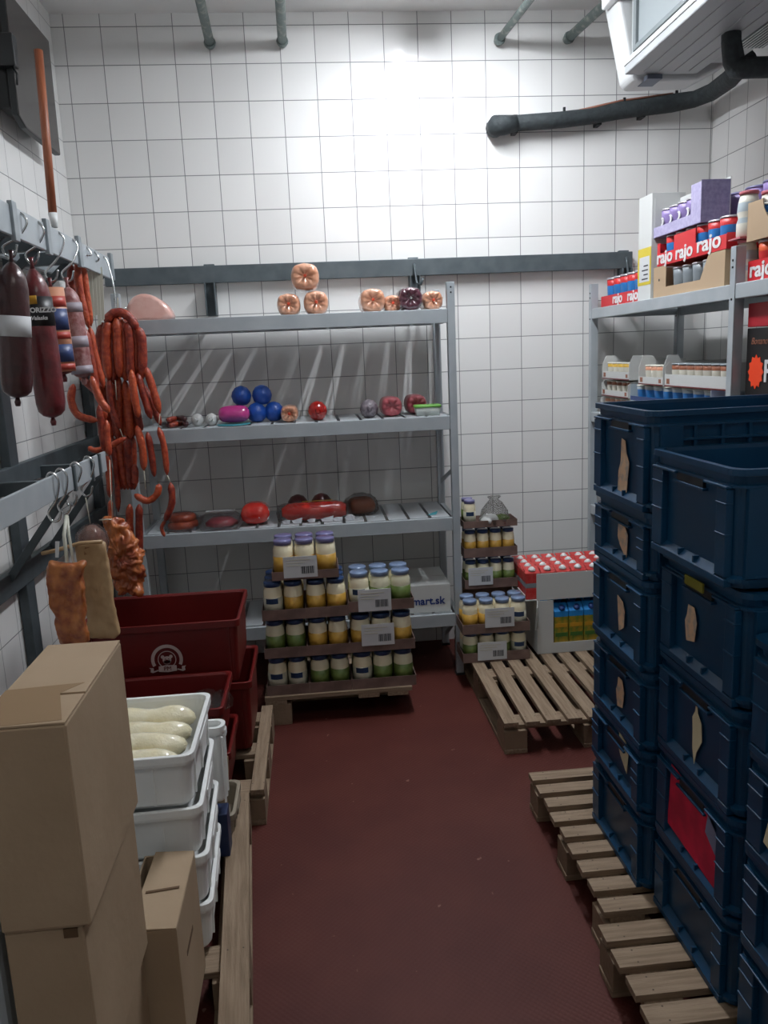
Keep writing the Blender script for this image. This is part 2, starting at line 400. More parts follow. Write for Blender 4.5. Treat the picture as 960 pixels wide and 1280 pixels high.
# cooling unit (ceiling evaporator)
t = thing('cooling_unit', 'white ceiling cooling unit with clear side panel in the top right corner', 'cooling unit', (1.50, 1.3, 2.90))
L = 2.52
MB().box((0.03, 0, .045), (.52, L, .42), 'plastic_greywhite').build('casing', t, .006)
MB().box((.0, -.02, .0), (.34, L+.0, .045), 'plastic_greywhite').build('drip_tray', t, .006)
MB().box((-.006, -.02, .035), (.02, L, .055), 'plastic_white').build('edge_trim', t, .003)
m = MB()
m.poly([(-.045,L+.02,.40),(-.02,L+.02,.42),(.52,L+.02,.42),(.52,L+.02,.06),(.36,L+.02,-.015),(.07,L+.02,-.02),(.045,L+.02,.0)], .16, 'unit_white', (0,-1,0))
m.build('end_cover', t, .02, 3)
MB().box((-.06, L-.02, .32), (.0, L+.14, .37), 'plastic_white').build('flange', t, .008)
for y0, y1 in ((L-.62, L-.08), (L-1.22, L-.68), (L-1.82, L-1.28)):
    m = MB()
    for a, b in (((0,y0,.07),(.03,y0+.03,.39)), ((0,y1-.03,.07),(.03,y1,.39)), ((0,y0+.03,.07),(.03,y1-.03,.09)), ((0,y0+.03,.36),(.03,y1-.03,.39))): m.box((a[0]+.004,a[1],a[2]), (b[0]+.001,b[1],b[2]), 'frame_grey')
    pf = m.build('panel_frame', t, .002)
    MB().box((.018, y0+.03, .09), (.029, y1-.03, .36), 'grille_grey').build('side_panel', pf)
MB().box((.10, L-.02, -.004), (.17, L+.09, -.0225), 'sticker_grey').build('sticker', t)
m = MB()
m.box((.36, .1, .02), (.51, L-.25, .044), 'frame_grey')
for k in range(8): m.box((.37+k*.016, .12, .012), (.375+k*.016, L-.27, .022), 'steel')
m.build('air_grille', t)
for x in (.07,.14,.21,.28): MB().box((x,.0,-.003),(x+.006,L-.05,.0),'plastic_greywhite').build('groove', t)
for y in (.3, L-.3): MB().beam((.1, y, .42), (.1, y, ZC-2.9), .03, .03, 'steel').build('hanger', t)
MB().tube([(.01,L+.06,.36),(.0,L+.06,.40),(.02,L+.06,.43),(.03,L+.06,.554)], .01, 'plastic_white', 8).build('cable_gland', t)
# wall monitor, bracket
t = thing('wall_monitor', 'dark grey flat screen mounted high on the left wall', 'screen', (XL, 3.57, 2.68))
m = MB(); m.poly([(.10,0,.03),(.10,.08,0),(.10,.54,-.0),(.10,.56,.50),(.10,.0,.50)], .03, 'screen', (1,0,0), 'black_plastic'); m.build('display', t, .006)
MB().box((.015, .02, .06), (.069, .5, .46), 'black_plastic').build('back_housing', t, .01)
MB().box((.0, .14, .18), (.014, .4, .34), 'black_plastic').build('wall_plate', t)
MB().box((.04, -.035, .2), (.12, .015, .32), 'black_plastic').build('control_box', t, .005)
MB().tube([(.10,-.02,.2),(.12,-.03,.17),(.115,-.03,.13)], .005, 'black_plastic', 6).build('cable', t)
# wooden pole
p = at(66,268,3.45); q = at(48,63,3.5)
t = thing('wooden_pole', 'long brown wooden broom pole leaning up against the wall screen', 'pole', p)
MB().tube([(0,0,0), (q-p)*.5, q-p], .0165, 'broom_wood', 12).build('shaft', t)
MB().tube([Vector((0.002,0,-.05)), (0,0,0.005)], [.012,.019], 'plastic_white', 12).build('end_socket', t)
# ------------------------------------------------------------------ rails
t = thing('back_wall_rail', 'long grey steel rail fixed across the back wall above the storage rack', 'rail', (0, YB, 2.12))
MB().box((-1.05, -.055, -.0), (1.83, -.03, .09), 'zinc_dark').build('bar', t, .003)
for x in (-.504, .60, 1.79):
    m = MB(); m.box((x-.028, -.03, -.17), (x+.028, -.002, .10), 'zinc_dark'); m.box((x-.028,-.03,-.17),(x-.022,-.09,.0),'zinc_dark'); m.box((x+.022,-.03,-.17),(x+.028,-.09,.0),'zinc_dark'); m.build('bracket', t, .002)
for x in (.60, 1.79):
    MB().tube([(x,-.06,.06),(x,-.075,.03),(x+.01,-.07,-.04),(x+.03,-.09,-.05),(x+.04,-.1,-.02)], .007, 'zinc_dark', 8).build('hook', t)
# left rails
t = thing('upper_meat_rail', 'upper grey steel hanging rail on brackets along the left wall', 'rail', (-.9, 2.0, 2.2))
MB().beam((0,-.3,-.030), (0,2.05,-.048), .012, .095, 'rack_paint', (1,0,0)).build('front_bar', t, .003)
MB().beam((-.23,-.3,-.03), (-.23,2.2,-.03), .02, .09, 'zinc').build('wall_bar', t, .003)
for y in (.72, 1.05, 1.45, 1.98):
    m = MB(); m.beam((-.29,y,-.07), (-.004,y,-.06), .035, .05, 'zinc_dark'); m.box((-.0, y-.02, -.1), (.016, y+.02, .02), 'zinc'); m.build('bracket', t, .002)
    MB().beam((-.28,y,-.3), (-.03,y,-.07), .012, .03, 'zinc_dark').build('brace', t, .002)
t = thing('lower_meat_rail', 'lower grey steel hanging rail with wall frame along the left wall', 'rail', (-.9, 2.0, 1.3))
MB().beam((0,-.3,-.0), (0,1.52,.005), .012, .085, 'rack_paint', (1,0,0)).build('front_bar', t, .003)
for y in (1.05, 1.3, 1.42): MB().box((.004, y-.03, -.045), (.014, y-.01, .05), 'zinc_dark').build('clamp', t)
for z in (.0, -.38): MB().beam((-.268,-.3,z), (-.268,2.45,z), .03, .085, 'zinc_dark').build('wall_bar', t, .003)
for y in (1.20, 2.40): MB().box((-.294, y-.045, -1.29), (-.258, y+.045, .82), 'zinc_dark').build('post', t, .003)
for y in (1.0, 1.48):
    MB().beam((-.26,y,-.02), (-.008,y,-.02), .035, .05, 'zinc_dark').build('bracket', t, .002)
    MB().beam((-.26,y,-.36), (-.02,y,-.05), .012, .03, 'zinc_dark').build('brace', t, .002)
# ------------------------------------------------------------------ racks
def rack(name, label, loc, W, D, zs, posts, slatdir, hz=2.04):
    """W along local x, D along local y; front is y=0"""
    t = thing(name, label, 'storage rack', loc)
    for x in (0, W):
        for y in (0, D):
            if posts.get((x > 0, y > 0)) is False: continue
            m = MB()
            m.box((x-.019, y-.02, 0.012), (x+.019, y-.016, hz), 'rack_paint'); m.box((x-.019, y-.016, .012), (x-.015, y+.02, hz), 'rack_paint'); m.box((x+.015, y-.016, .012), (x+.019, y+.02, hz), 'rack_paint')
            for z in (hz-.05, hz-.025): m.box((x-.004, y-.0225, z-.004), (x+.004, y-.0195, z+.004), 'black_plastic')
            p = m.build('post', t, .0015)
            MB().box((x-.024, y-.024, 0), (x+.024, y+.024, .014), 'black_plastic').build('foot', t, .002)
    for z in zs:
        MB().box((.02, -.018, z-.068), (W-.02, .004, z), 'rack_paint').box((.02,.004,z-.008),(W-.02,.02,z-.004),'rack_paint').build('front_beam', t, .003)
        MB().box((.02, D-.004, z-.06), (W-.02, D+.018, z), 'rack_paint').build('back_beam', t, .003)
        for x in (.0, W): MB().box((x-.012, .02, z-.06), (x+.012, D-.02, z-.006), 'rack_paint').build('side_beam', t, .002)
        m = MB(); n = int((W-.04)/.107); pit = (W-.04)/n
        for k in range(n):
            x0 = .02+k*pit+.008; x1 = .02+(k+1)*pit-.008
            m.box((x0, .021, z-.003), (x1, D-.005, z), 'rack_top')
        m.build('slatted_shelf', t)
    return t
RX, RY, RW, RD = -.895, 4.02, 1.605, .46
S1, S2, S3, S4 = 1.913, 1.388, .864, .345
t = rack('storage_rack', 'grey slatted four-shelf rack with meats, standing against the back wall', (RX, RY, 0), RW, RD, (S1, S2, S3, S4), {}, 'y')
MB().beam((RW, -.0, 1.12), (RW, RD, .98), .006, .025, 'rack_paint', (1,0,0)).build('brace', t)
MB().beam((RW, 0.0, .32), (RW, RD, .06), .006, .025, 'rack_paint', (1,0,0)).build('brace', t)
# right rack: front faces -x
QX, QZ = 1.60, 1.905
t = thing('storage_rack', 'grey rack of dairy goods along the right wall behind blue crates', 'storage rack', (QX, 4.48, 0))
for y in (0, -1.535, -3.07):
    for x in (0, .5):
        m = MB(); m.box((x-.02,y-.019,.012),(x-.016,y+.019,2.04),'rack_paint'); m.box((x-.016,y-.019,.012),(x+.02,y-.015,2.04),'rack_paint'); m.box((x-.016,y+.015,.012),(x+.02,y+.019,2.04),'rack_paint')
        for z in (1.99, 1.965, 1.85): m.box((x-.023,y-.004,z-.004),(x-.0195,y+.004,z+.004),'black_plastic')
        m.build('post', t, .0015)
        MB().box((x-.024, y-.024, 0), (x+.024, y+.024, .014), 'black_plastic').build('foot', t, .002)
for z in (QZ, 1.335, .8, .3):
    for y0, y1 in ((-.02, -1.515), (-1.555, -3.05)):
        MB().box((-.018, y0, z-.055), (.004, y1, z), 'rack_paint').build('front_beam', t, .003)
        MB().box((.496, y0, z-.055), (.518, y1, z), 'rack_paint').build('back_beam', t, .003)
        MB().box((.0045, y0, z-.012), (.4955, y1, z-.001), 'rack_top').build('shelf_board', t)
    for y in (0, -1.535, -3.07): MB().box((.02, y-.01, z-.05), (.48, y+.01, z-.013), 'rack_paint').build('side_beam', t)
# ------------------------------------------------------------------ pallets
def pallet(label, loc, LX, LY, n, along, bw, h=.144, rz=0, skip=False):
    """boards run along 'x' or 'y'"""
    t = thing('wooden_pallet', label, 'pallet', loc, rz=rz)
    A, B = (LX, LY) if along == 'x' else (LY, LX)      # A along the boards, B across
    mt = 'pallet_x' if along == 'x' else 'pallet_y'; mc = 'pallet_y' if along == 'x' else 'pallet_x'
    def bx(name, a0, b0, z0, a1, b1, z1, mm):
        m = MB()
        if along == 'x': m.box((a0,b0,z0),(a1,b1,z1),mm)
        else: m.box((b0,a0,z0),(b1,a1,z1),mm)
        return m, name
    for k in range(n):
        b = bw/2 + k*(B-bw)/(n-1); j = random.uniform(-.004, .004)
        m, nm = bx('deck_board', j, b-bw/2, h-.02, A+j, b+bw/2, h, mt)
        for a in (.05, A/2, A-.05):
            for d in (-.02, .022):
                X = (a, b+d, h) if along == 'x' else (b+d, a, h)
                m.lathe([(.0028,-.001),(.0028,.0006)], 'nail', X, 6)
        m.build(nm, t, .002)
    for a in ((.05, A*.70, A-.07) if skip else (.07, A/2, A-.07)):
        m, nm = bx('stringer_board', a-.05, 0, h-.04, a+.05, B, h-.0205, mc); m.build(nm, t, .002)
        for b in (.05, B/2, B-.05):
            if skip and b < .1 and a > A/2: continue
            m, nm = bx('block', a-.045*(1+.5*(not skip)), b-.05, .0205 if not (skip and b < .1) else 0, a+.07, b+.05, h-.0405, 'pallet_wood'); m.build(nm, t, .002)
    for b in (.05, B/2, B-.05):
        if skip and b < .1: continue
        m, nm = bx('bottom_board', 0, b-.05, 0, A, b+.05, .02, mt); m.build(nm, t, .002)
    return t
pallet('wooden pallet under the jar trays in front of the rack', (-.300, 3.57, 0), .70, .60, 7, 'x', .075, skip=True)
pallet('empty slatted wooden pallet in the back right, below the milk cartons', (.735, 3.11, 0), .80, 1.20, 9, 'y', .062)
pallet('wooden pallet under the far stack of blue crates', (.73, 1.925, 0), .82, .775, 9, 'x', .058)
pallet('wooden pallet nearest the camera under blue crates on the right', (.70, .98, 0), .84, .90, 10, 'x', .066)
pallet('wooden pallet nearest the camera on the left, under white crates and cardboard boxes', (-.975, 1.08, 0), .78, 1.60, 6, 'y', .075, rz=.073)
pallet('wooden pallet under the red crates on the left', (-1.06, 2.745, 0), .80, .74, 6, 'y', .05)
# ------------------------------------------------------------------ big blue crates
def blue_crate(label, loc, D, h, W=.62, lab=None, grp=None, cut=True):
    """local origin: outer corner at -x,-y, base. D along y (face toward -x), W along x"""
    t = thing('blue_crate', label, 'crate', loc, grp)
    cx, cy = W/2, D/2
    def R(ins, z, r=.035): return [(cx+a, cy+b, z) for a, b in rr_ring(W-2*ins, D-2*ins, r, 4)]
    ribs = [h-.038]
    prof = [(.012, .0), (.012, .012), (.003, .013), (.003, .022), (.014, .026)]
    for z in sorted(ribs):
        if z > .05: prof += [(.012, z-.004), (.004, z-.003), (.004, z+.003), (.012, z+.004)]
    prof += [(.010, h-.016), (0, h-.014), (0, h), (.016, h), (.018, h-.01), (.020, .02)]
    # straight shell: ribs are interrupted by the sunk panel pieces below
    MB().loft([R(i, z) for i, z in prof], 'crate_blue', False).build('shell', t)
    # end panel on the aisle side: two columns, grip band, ledge
    m = MB()
    yA, yB = D*.17, D*.80
    for y0, y1 in ((.030, yA), (yB, D-.030)):
        m.box((-.003, y0, .022), (.014, y1, h-.045), 'crate_blue')
        for z in (h*.45, h-.075): m.box((-.006, y0-.001, z-.003), (.014, y1+.001, z+.001), 'crate_blue')
    m.box((-.005, .03, h-.044), (.014, yA+.06, h-.038), 'crate_blue'); m.box((-.005, yB-.07, h-.044), (.014, D-.03, h-.038), 'crate_blue')
    m.box((-.004, .028, .0), (.014, D-.028, .018), 'crate_blue')
    m.build('end_frame', t, .002)
    m = MB(); m.add([(-.004,yA,.018),(-.004,yB,.018),(.013,yB,.034),(.013,yA,.034),(.013,yA,.01),(.013,yB,.01)], [(0,1,2,3),(0,3,4),(1,5,2),(0,4,5,1)], 'crate_blue')
    m.box((-.002, cy-.045, .020), (.012, cy-.038, .036), 'crate_blue'); m.box((-.002, cy+.03, .020), (.012, cy+.037, .036), 'crate_blue')
    m.build('label_ledge', t)
    m = MB(); m.box((-.001, cy-.075, h-.066), (.013, cy+.075, h-.060), 'crate_blue'); m.box((.004, cy-.065, h-.060), (.0125, cy+.065, h-.040), 'black_plastic'); m.build('grip', t, .001)
    m = MB()                                   # ribs on the broad side facing the room
    m.box((.05, -.001, .024), (W-.05, .013, .030), 'crate_blue')
    for z in (h*.45, h-.075): m.box((.05, .001, z-.004), (W-.05, .013, z+.003), 'crate_blue')
    for k in range(1, 7):
        x = .05+k*(W-.1)/7; m.box((x-.004, .002, .024), (x+.004, .013, h-.04), 'crate_blue')
    for x in (.06, W-.06): m.box((x-.03, -.000, .024), (x+.03, .013, h-.04), 'crate_blue')
    m.build('side_ribs', t, .001)
    if lab:
        y0, z0, pts, mm = lab
        m = MB(); m.poly([(.0065, y0-a, z0+b) for a, b in pts], .0015, mm, (-1,0,0)); m.build('torn_label', t)
    return t
TORN = [[(-.03,-.06),(.035,-.055),(.04,-.02),(.05,.03),(.03,.055),(.02,.09),(-.005,.095),(-.01,.03),(-.025,.0)],
        [(-.02,-.02),(.03,-.055),(.04,.015),(.02,.04),(-.03,.05),(-.035,.0)],
        [(-.005,-.05),(.03,-.03),(.035,.02),(.02,.045),(-.02,.055),(-.015,.01)],
        [(-.03,.0),(-.02,-.05),(.02,-.04),(.03,.01),(.015,.045),(-.015,.045),(-.02,.02)]]
stackA = [(1.262, .268, TORN[0], 'uppermost, with a tall torn tan label'), (1.074, .186, TORN[1], 'second from the top, with a small tan scrap'),
          (.812, .260, TORN[2], 'third from the top'), (.578, .232, TORN[3], 'fourth from the top'), (.387, .189, None, 'second from the bottom, low'), (.144, .241, None, 'lowest, standing on the pallet')]
for k, (z, h, lb, s) in enumerate(stackA):
    blue_crate('blue crate in the far stack, '+s, (.860-.003*k*0+(.004 if k % 2 else 0), 1.985, z), .43, h, lab=(.20, .085 if k == 0 else h*.42, lb, 'torn_label') if lb else ((.16, h*.62, TORN[1], 'torn_label2') if k == 4 else None))
stackB = [(1.180, .258, None, 'uppermost and empty, with a dark bare end panel'), (.902, .268, TORN[3], 'second from the top with a rounded brown sticker'), (.639, .258, [(.0,-.05),(.01,-.09),(.02,-.055),(.045,-.015),(.04,.03),(.02,.05),(.015,.1),(.008,.05),(-.005,.03),(-.002,.0)], 'third from the top with a thin torn paper scrap'),
          (.380, .254, None, 'fourth from the top with a big red label'), (.144, .233, None, 'lowest, standing on the near pallet')]
for k, (z, h, lb, s) in enumerate(stackB):
    dx = (-.030, .0, .0, .0, .0)[k]
    t = blue_crate('blue crate in the middle stack, '+s, (.888+dx, 1.552, z), .428, h, lab=(.22 if k == 2 else .25, .12, lb, 'torn_label2' if k == 2 else 'torn_label') if lb else None)
    if k == 3:
        MB().poly([(.006,.345,.045),(.006,.09,.028),(.006,.075,.12),(.006,.13,.205),(.006,.33,.225)], .002, 'label_red', (-1,0,0)).build('red_label', t)
        MB().poly([(.003,.135,.15),(.003,.085,.12),(.003,.08,.175),(.003,.125,.20)], .0015, 'lid_pale', (-1,0,0)).build('sticker', t)
    if k == 1:
        MB().box((-.0125, .16, .225), (-.008, .25, .248), 'label_yellow').build('yellow_tag', t)
stackC = [(.842, .250, 'uppermost, at the right edge of the picture'), (.612, .228, 'second from the top, with a hanging cream paper'), (.388, .222, 'third from the top'), (.144, .242, 'lowest, standing on the near pallet')]
for k, (z, h, s) in enumerate(stackC):
    t = blue_crate('blue crate in the nearest stack, '+s, (.888, 1.10, z), .43, h)
    if k == 1:
        MB().poly([(-.018,.31,.075),(-.018,.22,.055),(-.018,.22,.2),(-.018,.28,.19)], .001, 'paper_cream', (-1,0,0)).build('paper', t)
# ------------------------------------------------------------------ cardboard, left foreground
def carton(name, label, loc, W, D, h, rz=0, flaps=True, tilt=None):
    t = thing(name, label, 'box', loc, rz=rz)
    MB().box((0,0,0), (W,D,h), 'cardboard').build('body', t, .004)
    if flaps:
        MB().box((.001,.001,h), (W-.001,D*.30,h+.004), 'cardboard').build('flap', t, .001)
        MB().box((.001,D*.32,h), (W-.001,D-.001,h+.004), 'cardboard').build('flap', t, .001)
    return t
big = carton('cardboard_box', 'tall brown cardboard box in the lower left foreground, topmost of its stack', (-.555, 1.205, .80), .143, .375, .356)
MB().poly([(.0,.0,.3605),(.135,.01,.3605),(.1,.12,.3605),(.13,.16,.3605),(-.0,.15,.3605)], .0006, 'cardboard_edge', (0,0,1)).build('crease', big)
b2 = carton('cardboard_box', 'lower brown cardboard box under the topmost one in the left foreground', (-.554, 1.21, .46), .128, .375, .335, flaps=True)
MB().box((.095,-.001,.318),(.118,.003,.335),'cardboard_dark').build('torn_edge', b2)
carton('cardboard_box', 'bottom brown cardboard box of the left foreground stack, on the pallet', (-.552, 1.215, .144), .112, .37, .31)
# pale bins left of the boxes
for z, h, s in ((.144, .645, 'tall lower'), (.791, .20, 'low upper')):
    t = thing('pale_bin', 'pale blue-grey plastic bin left of the cardboard boxes, %s one' % s, 'bin', (-.975, 1.225, z))
    def R(i, z): return [(.2+a, .19+b, z) for a, b in rr_ring(.40-2*i, .38-2*i, .02, 3)]
    MB().loft([R(.004,0), R(.003,h-.02), R(0,h-.018), R(0,h), R(.012,h), R(.018,.01)], 'bin_pale', False).build('shell', t)
# small open box
t = thing('open_cardboard_box', 'small open cardboard box with bent flap beside the white crates', 'box', (-.49, 1.595, .144))
W, D, h = .125, .285, .335
m = MB(); m.box((0,0,0),(W,.005,h),'cardboard'); m.box((0,D-.005,0),(W,D,h),'cardboard'); m.box((0,.005,0),(.005,D-.005,h),'cardboard'); m.box((W-.005,.005,0),(W,D-.005,h),'cardboard'); m.box((.005,.005,0),(W-.005,D-.005,.005),'cardboard'); m.build('body', t, .001)
MB().poly([(W-.001,.0,h+.003),(W-.001,D,h+.003),(.028,D,h+.009),(.02,.0,h+.009)], .004, 'cardboard', (0,0,1)).build('flap', t, .001)
MB().poly([(.035,.12,h+.0105),(.11,.135,h+.0065),(.11,.143,h+.0065),(.035,.128,h+.0105)], .001, 'cardboard_dark', (0,0,1)).build('slot', t)
MB().box((W-.0005,.08,.2),(W+.0008,.17,.212),'cardboard_dark').build('hand_hole', t)
# ------------------------------------------------------------------ white crates
def white_crate(label, loc, W, D, h, rz=0):
    t = thing('white_crate', label, 'crate', loc, rz=rz)
    def R(i, z, r=.03): return [(W/2+a, D/2+b, z) for a, b in rr_ring(W-2*i, D-2*i, r, 5)]
    MB().loft([R(.022,0), R(.016,.01), R(.013,.012+h*.4), R(.010,h-.03), R(.002,h-.028), R(.0,h-.018), R(.0,h), R(.012,h), R(.016,h-.012), R(.026,.012)], 'crate_white', False).build('shell', t, .002)
    for x in (.08, W*.35, W*.5, W*.65, W*.82): MB().poly([(x-.003,.011,.01),(x+.003,.011,.01),(x+.003,.007,h-.03),(x-.003,.007,h-.03)], .006, 'crate_white', (0,-1,0)).build('rib', t)
    for y in (.07, D/2, D-.07): MB().poly([(W-.010,y-.004,.01),(W-.010,y+.004,.01),(W-.006,y+.004,h-.03),(W-.006,y-.004,h-.03)], .006, 'crate_white', (1,0,0)).build('rib', t)
    m = MB(); m.box((W-.010, D*.3, h-.040), (W+.002, D*.7, h-.016), 'crate_white'); m.build('handle', t, .003)
    return t
for z, h, dx, rz, s in ((.144,.146,.016,.05,'lowest, on the pallet'),(.290,.146,.018,.04,'second from the bottom'),(.436,.141,.014,.035,'second from the top'),(.577,.148,.002,0,'topmost, filled with pale sausages')):
    white_crate('white plastic crate in the left stack, '+s, (-.955+dx, 1.915-(.02 if z < .55 else 0), z), .60, .40, h, rz)
for k in range(4):
    y = 1.985+k*.084
    t = thing('pale_sausage_pack', 'pale cream sausage roll in wet plastic inside top white crate, %s row' % ('nearest', 'second', 'third', 'farthest')[k], 'sausage', (-.652, y, .676+.006*(k % 2)))
    P = [Vector((-.262+.524*i/11, .006*math.sin(i*1.7+k), .006*math.sin(i*2.1+k*2))) for i in range(12)]
    MB().tube(P, [.012]+[.040+.002*math.sin(i*2+k) for i in range(10)]+[.014], 'pale_sausage', 12).build('sausage', t, sub=1)
# loose white crate panel + brown trays behind the white stack
t = white_crate('white plastic crate standing on edge behind the white stack', (-.89, 2.345, .33), .56, .07, .26)
t = white_crate('beige low tray on the pallet behind the white crates', (-.88, 2.43, .146), .55, .24, .09)
for q in t.children: q.data.materials[0] = MATS['tray_beige']
for k in range(2):
    o = thing('carton_scrap', ('crumpled grey-brown paper in the low tray behind white crates', 'folded brown cardboard scrap behind the white crates')[k], 'scrap', (-.42+.0*k, 2.52+.1*k, .24))
    MB().poly([(-.05,0,0),(.05,.0,.0),(.055,.02,.1),(0,.03,.14),(-.04,.01,.11)], .006, 'kraft' if k else 'cardboard', (0,-1,.1)).build('sheet', o, .002)
t = thing('navy_tray', 'dark blue plastic tray low behind the white crates', 'tray', (-.875, 2.35, .144))
MB().box((0,0,0),(.53,.07,.15),'crate_navy').build('body', t, .004)
# ------------------------------------------------------------------ red crates
def red_crate(label, loc, W, D, h, crest=False):
    t = thing('red_crate', label, 'crate', loc)
    def R(i, z, r=.022): return [(W/2+a, D/2+b, z) for a, b in rr_ring(W-2*i, D-2*i, r, 4)]
    MB().loft([R(.022,0), R(.018,.03), R(.012,h-.03), R(.012,h-.03), R(0,h-.028), R(0,h), R(.010,h), R(.016,h-.008), R(.03,.012)], 'crate_red', False).build('shell', t, .002)
    for x in (.05, W-.05): MB().box((x-.004,.006,.02),(x+.004,.018,h-.03),'crate_red').build('rib', t)
    if crest:
        g = MB(); c0 = Vector((.335, .0095, h*.44)); Rr = .062
        def arc(r0, r1, a0, a1, n=28, y=0):
            A = [];
            for k in range(n):
                a, b = a0+(a1-a0)*k/n, a0+(a1-a0)*(k+1)/n
                g.poly([c0+Vector((r*math.cos(q), y, r*math.sin(q))) for r, q in ((r0,a),(r1,a),(r1,b),(r0,b))], .001, 'crest_white')
        arc(.049, Rr, -.45, PI+.45); arc(.033, .036, 0, 2*PI, 32)
        # animal head: face outline, ears, muzzle
        def disc(x, z, rx, rz, mm='crest_white', y=-.001, n=16): g.poly([c0+Vector((x+rx*math.cos(2*PI*k/n), y, z+rz*math.sin(2*PI*k/n))) for k in range(n)], .001, mm)
        disc(0,-.002,.017,.016); disc(-.016,.012,.007,.007); disc(.016,.012,.007,.007)
        disc(0,-.010,.014,.010); disc(-.006,.003,.0022,.002,'crate_red',-.002,8); disc(.007,.003,.0022,.002,'crate_red',-.002,8); disc(0,-.004,.004,.003,'crate_red',-.002,10)
        g.poly([c0+Vector(p) for p in ((-.009,-.002,-.013),(.009,-.002,-.013),(.0,-.002,-.017))], .001, 'crate_red')
        # ribbon
        g.poly([c0+Vector((x,-.002,z)) for x, z in ((-.035,-.026),(0,-.022),(.035,-.026),(.035,-.048),(0,-.052),(-.035,-.048))], .001, 'crest_white')
        for s_ in (-1, 1):
            g.poly([c0+Vector((s_*x,-.001,z)) for x, z in ((.036,-.044),(.058,-.052),(.068,-.048),(.066,-.036),(.072,-.030),(.055,-.032),(.055,-.045),(.038,-.040))], .001, 'crest_white')
        g = g.build('crest', t)
        text_part('crest_letters', 'PM', .024, 'crate_red', g, (.335, .0055, h*.44-.037), ext=.0006)
    return t
red_crate('red plastic crate at the back left without crest, under the crested one', (-.925, 3.055, .144), .62, .43, .296)
red_crate('large red plastic crate with a white round crest on its front', (-.965, 3.06, .440), .63, .44, .262, True)
red_crate('low red crate directly on the pallet in front of the crested crate', (-.965, 2.70, .144), .60, .34, .175)
red_crate('open red crate in front of the crested crate, with a clear bag inside', (-.975, 2.69, .319), .60, .355, .181)
t = thing('clear_bag', 'crumpled clear plastic bag poking out of the red crate', 'bag', at(262,872,2.86))
m = MB(); m.lathe([(.015,-.05),(.04,-.04),(.05,0),(.036,.03),(.01,.045)], 'film', (-.01,0,-.01), 14, ripple=.15); m.lathe([(.01,-.04),(.03,-.03),(.036,.0),(.024,.03),(.006,.04)], 'film', (.045,.01,-.015), 12, ripple=.2); m.build('film', t, disp=.02, dscale=.02)
# ------------------------------------------------------------------ jars
JC = {'y': ('jar_cream','label_mustard'), 'g': ('jar_green','label_green'), 'n': ('jar_cream','label_pale')}
JN = {'y': 'mustard-yellow', 'g': 'green', 'n': 'pale'}
jar_cache = {}
def jar(label, loc, kind, r, h, lid, group):
    t = thing('mayonnaise_jar', label, 'jar', loc, group)
    key = (kind, round(r,4), round(h,4), lid)
    if key not in jar_cache:
        bm, lm = JC[kind]
        A = MB().lathe([(r*.9,0),(r*.98,.006),(r,.012),(r,h*.66),(r*.97,h*.76),(r*.86,h*.84),(r*.80,h*.89)], bm, n=16).build('glass_body', t)
        B = MB().lathe([(r*.90,h*.10),(r*1.015,h*.10),(r*1.015,h*.58),(r*.90,h*.58)], lm, n=16).build('label', t)
        m = MB(); 
        for k in range(5):
            a0 = -PI/2-.75+k*.26; m.add([(r*1.03*math.cos(a), r*1.03*math.sin(a), z) for a, z in ((a0,h*.42),(a0+.26,h*.42),(a0+.26,h*.57),(a0,h*.57))], [(0,1,2,3)], 'label_navy')
        Bn = m.build('name_band', B) if kind == 'n' else None
        Cc = MB().lathe([(r*.82,h*.87),(r*.90,h*.875),(r*.91,h*.985),(r*.86,h),(.001,h)], lid, n=16).build('lid', t)
        jar_cache[key] = (A, B, Cc, Bn)
    else:
        for k, o in enumerate(jar_cache[key]):
            if o is None: continue
            c = o.copy(); C.objects.link(c); c.parent = lb if k == 3 else t
            if k == 1: lb = c
    return t
